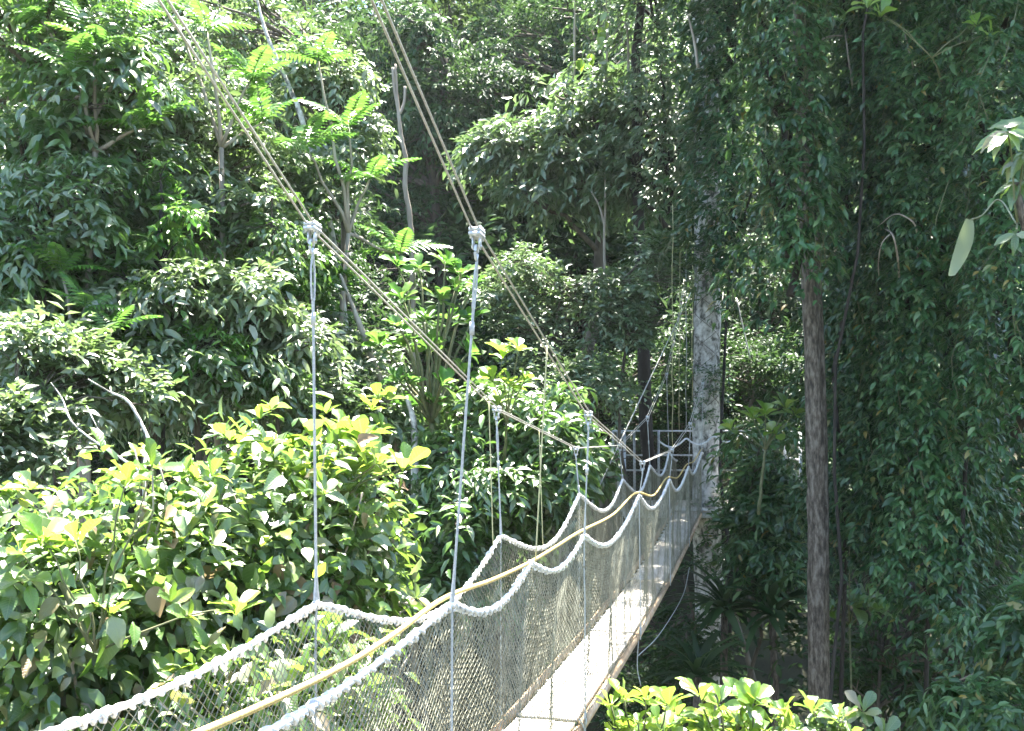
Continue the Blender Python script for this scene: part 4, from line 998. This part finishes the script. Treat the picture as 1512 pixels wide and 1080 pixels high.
rosette_plant('broadleaf_sapling', 'shaded sapling with long drooping leaves right of the brown trunk', 'sapling', gnd(X_(1240, 15.8), 15.8), [(at(px, py, 15.8), np.array([dx, -.3, .6]), 1) for px, py, dx in ((1225, 900, -.4), (1262, 895, .1), (1285, 900, .5), (1255, 780, 0))], .48, 'broad', 'ellip', 7, 65, .015)
rosette_plant('broadleaf_sapling', 'shaded low sapling with starry leaf whorl beside the pale shrub', 'sapling', at(1275, 1250, 9.0), [(at(px, py, 9.0), np.array([dx, -.5, .7]), 1) for px, py, dx in ((1275, 1050, 0), (1305, 1085, .4))], .2, 'broad', 'obovate', 9, 66, .012)

# umbrella-leaved plant at the right edge
um = empty('umbrella_leaf_plant', tuple(at(1508, 520, 8.4))); UO = np.array(um.location); rg = np.random.default_rng(15)
m = MB(); m.tube(catmull([at(1600, 900, 9.2), at(1560, 500, 8.8), at(1512, 330, 8.4), at(1502, 270, 8.4)], 8), np.linspace(.045, .025, 25), 7); m.build('stem', BARK_BROWN, um, True, UO)
for (px, py, f, n) in ((1488, 195, .30, 9), (1512, 225, .32, 9), (1525, 180, .32, 7), (1500, 345, .2, 6), (1505, 270, .24, 7)):
    h = at(px, py, 8.3 + rg.normal() * .1)
    m = MB(); m.tube(limb_path(at(1502, 330, 8.4), h, rg, .05, 6), .008, 6); m.build('leaf_stalk', STEM, um, True, UO)
    for d, nn in rosette_dirs(rg, (-.3, -.5, .8), n, 1.1, 1.7):
        leaf_obj(LM['ellip', 'broad'][rg.integers(5)], h, d + np.array([0, 0, -.45]), nn, f * rg.uniform(.8, 1.1), um, UO, .75)
tag(um, 'umbrella leaved plant with drooping finger leaves at the frame edge', 'plant')
# withered hanging leaf
dl = MB(); t = np.linspace(0, 1, 10); A = at(1432, 325, 9.0); B = at(1405, 408, 9.0)
ax = A[None] * (1 - t[:, None]) + B[None] * t[:, None]; ax[:, 0] += .03 * np.sin(t * 3); w_ = .075 * np.sin(math.pi * (t * .8 + .15)) ** .7
V = np.stack([ax + np.stack([-w_, -.02 + .05 * t, .3 * w_], -1), ax, ax + np.stack([w_, .03 - .05 * t, .3 * w_], -1)], 1); i = np.arange(9)[:, None] * 3 + np.arange(2)[None]
dl.add(V, np.stack([i, i + 1, i + 4, i + 3], -1).reshape(-1, 4)); dl.tube(catmull([A, at(1450, 318, 9.0), at(1475, 295, 9.0), at(1500, 330, 8.6)], 6), .007, 5)
tag(dl.build('withered_leaf', G['pale'], None, True), 'large limp pale leaf hanging on a thin stalk before the vine columns', 'leaf')

# ------------------------------------------------------------------ snags, lianas and dead branches
def stick(name, label, cat, pts, r, mat, group=None, sides=7, extra=None):
    m = MB(); P = catmull([at(*p) for p in pts], 7); g = np.random.default_rng(int(abs(P[0][0]) * 1000) + len(pts))
    P[1:-1] += g.normal(size=P[1:-1].shape) * r * .06
    rr = r * (1 + .08 * g.normal(size=len(P))) * np.interp(np.linspace(0, 1, len(P)), [0, .3, 1], [.4, .85, 1.15])
    m.tube(P, rr, sides)
    for e in (extra or []): m.tube(catmull([at(*p) for p in e], 6), r * .55, 6)
    return tag(m.build(name, mat, None, True), label, cat, group)
stick('dead_snag', 'pale bare snag trunk with a forked top crossing the dark hillside', 'trunk', [(584, 95, 21), (587, 150, 21), (592, 200, 21), (599, 235, 21), (598, 275, 21), (605, 320, 21), (608, 380, 21), (612, 560, 21.2), (612, 1000, 21.2)], .055, BARK_SNAG, extra=[[(598, 128, 21), (597, 150, 21), (591, 168, 21)], [(580, 100, 21), (582, 130, 21), (588, 165, 21)]])
stick('leaning_trunk', 'thin pale leaning trunk under the upper left cable', 'trunk', [(370, -40, 16.8), (390, 40, 16.6), (412, 95, 16.5), (432, 140, 16.4), (448, 185, 16.3), (500, 400, 16.2), (540, 800, 16)], .045, BARK_PALE)
stick('leaning_trunk', 'mottled bare stem leaning beside the rosette tree', 'trunk', [(502, 405, 14.8), (520, 450, 14.7), (535, 490, 14.6), (550, 530, 14.5), (580, 620, 14.5), (600, 800, 14.5)], .045, BARK_SNAG)
stick('leaning_trunk', 'short grey stem showing below the rosette tree', 'trunk', [(600, 585, 13.4), (610, 620, 13.4), (612, 660, 13.4), (615, 800, 13.4)], .05, BARK_PALE)
LG = 'lianas hanging in the drooping tree'
for k_, pts in enumerate(([(894, -20, 23.5), (897, 60, 23.5), (893, 140, 23.5), (897, 150, 23.5)], [(905, 55, 23), (918, 33, 23), (926, 45, 23), (928, 100, 23), (928, 150, 23)], [(893, 255, 22.8), (894, 300, 22.8), (892, 350, 22.8), (894, 420, 22.8)], [(873, 283, 22.8), (885, 305, 22.8), (893, 335, 22.8)], [(849, -20, 23.5), (848, 60, 23.5), (847, 110, 23.5), (840, 125, 23.5)], [(1015, 20, 19.3), (1024, 55, 19.3), (1031, 100, 19.3)])):
    stick('liana', ['liana hanging straight beside the hooked one', 'liana bent over in a hook above the drooping crown', 'pale liana hanging below the drooping crown', 'short pale branch joining the liana below the drooping crown', 'thin wavering liana left of the hooked one', 'pale liana slanting at the edge of the vine draped crown'][k_], 'liana', pts, .028, BARK_SNAG, LG, 6)
stick('dead_branch', 'bleached branch with a bent tip rising out of the broad leaved climbers', 'branch', [(130, 560, 9.2), (160, 578, 9.2), (188, 592, 9.1), (207, 622, 9.0), (220, 655, 8.9), (213, 690, 8.8), (215, 780, 8.6)], .015, BARK_PALE)
stick('dead_branch', 'thin forked bare branch beside the bleached one', 'branch', [(75, 565, 9.2), (92, 590, 9.2), (105, 622, 9.1), (130, 645, 9.0), (165, 668, 8.9), (205, 695, 8.8)], .010, BARK_PALE, extra=[[(128, 600, 9.1), (140, 625, 9.0), (158, 662, 8.9)], [(145, 622, 9.0), (148, 640, 9.0), (156, 655, 8.95)]])
stick('dead_branch', 'slender dead stick lying across the dark lower right undergrowth', 'branch', [(1412, 1006, 12.5), (1440, 995, 12.3), (1475, 978, 12.2), (1530, 955, 12)], .016, BARK_SNAG)
stick('liana', 'arched pale vine stem on the right hand columns', 'liana', [(1296, 335, 13.9), (1320, 317, 13.25), (1340, 322, 13.15), (1352, 335, 13.2), (1355, 365, 13.6), (1354, 400, 14)], .012, BARK_SNAG)
stick('liana', 'short forked vine stem beside the arched one', 'liana', [(1306, 338, 13.8), (1316, 344, 13.2), (1322, 360, 13.15), (1326, 385, 13.4), (1328, 420, 14)], .014, BARK_SNAG, extra=[[(1316, 344, 13.2), (1302, 360, 13.2), (1297, 388, 13.5), (1298, 410, 13.9)]])
stick('liana', 'straight bare vine stem high on the tall vine column', 'liana', [(1246, 30, 14.9), (1250, 65, 14.35), (1254, 95, 14.3), (1258, 120, 14.35), (1264, 165, 14.9)], .014, BARK_SNAG)
stick('liana', 'twin bare vine stems high between the two columns', 'liana', [(1330, 25, 13.9), (1336, 50, 13.4), (1342, 75, 13.35), (1349, 102, 13.4), (1354, 140, 13.9)], .012, BARK_SNAG)
stick('liana', 'thin curved stem reaching out of the dark vine draped tree', 'liana', [(1152, -10, 16.5), (1151, 40, 16.5), (1155, 60, 16.5)], .014, BARK_SNAG)
stick('liana', 'thin stem arching from the tall vine column towards the dark vine draped tree', 'liana', [(1190, 85, 13.5), (1200, 73, 13.8), (1215, 58, 14.1), (1235, 53, 14.4), (1262, 56, 14.9)], .012, BARK_SNAG)
# round leaved climber
rg = np.random.default_rng(33); rp = at(905, -10, 17); rl = empty('round_leaf_vine', tuple(rp)); m = MB(); pth = catmull([at(*p) for p in ((905, -10, 17), (892, 35, 17), (880, 65, 17), (868, 85, 17), (848, 90, 17))], 8); m.tube(pth, .006, 5); m.build('stem', STEM, rl, True, rp)
for i in range(3, len(pth), 2):
    d = rg.normal(size=3) * .6 + np.array([0, -.2, -.6]); leaf_obj(LM['ovate', 'young'][rg.integers(5)], pth[i], d, (0, -.8, .5), .2, rl, rp, 1.25)
tag(rl, 'dangling vine with a few round yellow green leaves above the drooping tree', 'vine')
hd = [(at(px, py, 12.3), np.array([dx, -.5, .8]), 1) for px, py, dx in ((1280, 8, -.3), (1300, 22, .2), (1442, 35, -.2), (1462, 50, .3))]
rosette_plant('broadleaf_sapling', 'cluster of large yellowish leaves high on the right hand columns', 'sapling', at(1390, 120, 12.9), hd, .22, 'young', 'obovate', 6, 67, .01)

# ------------------------------------------------------------------ forest floor cover
rg = np.random.default_rng(90); n = 26000
P = np.column_stack([rg.uniform(-26, 26, n), rg.uniform(6, 48, n), np.zeros(n)]); P[:, 2] = ground_z(P[:, 0], P[:, 1]) + rg.random(n) ** 2 * 1.3
gm = MB(); D = rg.normal(size=(n, 3)) * np.array([1, 1, .3]); N = rg.normal(size=(n, 3)) * .4 + np.array([0, 0, 1]); l = rg.uniform(.18, .45, n)
put_leaves(gm, P, D, N, l, l * .42, 'far')
tag(gm.build('ground_cover', G['dark'], None), 'dark leafy ground cover over the forest floor', 'ground cover', kind='stuff')

# ------------------------------------------------------------------ humid air
hb = MB(); hb.box((0, 30, (Z.min() - 1 + Z.max() + 14) / 2), (76, 76, (Z.max() + 14 - Z.min() + 1) / 2))
hm = bpy.data.materials.new('humid_air'); hm.use_nodes = True; ht = hm.node_tree; ht.nodes.clear()
ho = ht.nodes.new('ShaderNodeOutputMaterial'); pv = ht.nodes.new('ShaderNodeVolumePrincipled')
pv.inputs['Color'].default_value = (.86, .92, 1.0, 1); pv.inputs['Density'].default_value = .00022; pv.inputs['Anisotropy'].default_value = .3
ht.links.new(pv.outputs[0], ho.inputs['Volume'])
tag(hb.build('haze', hm, None), 'thin humid haze filling the forest air', 'haze', kind='stuff')
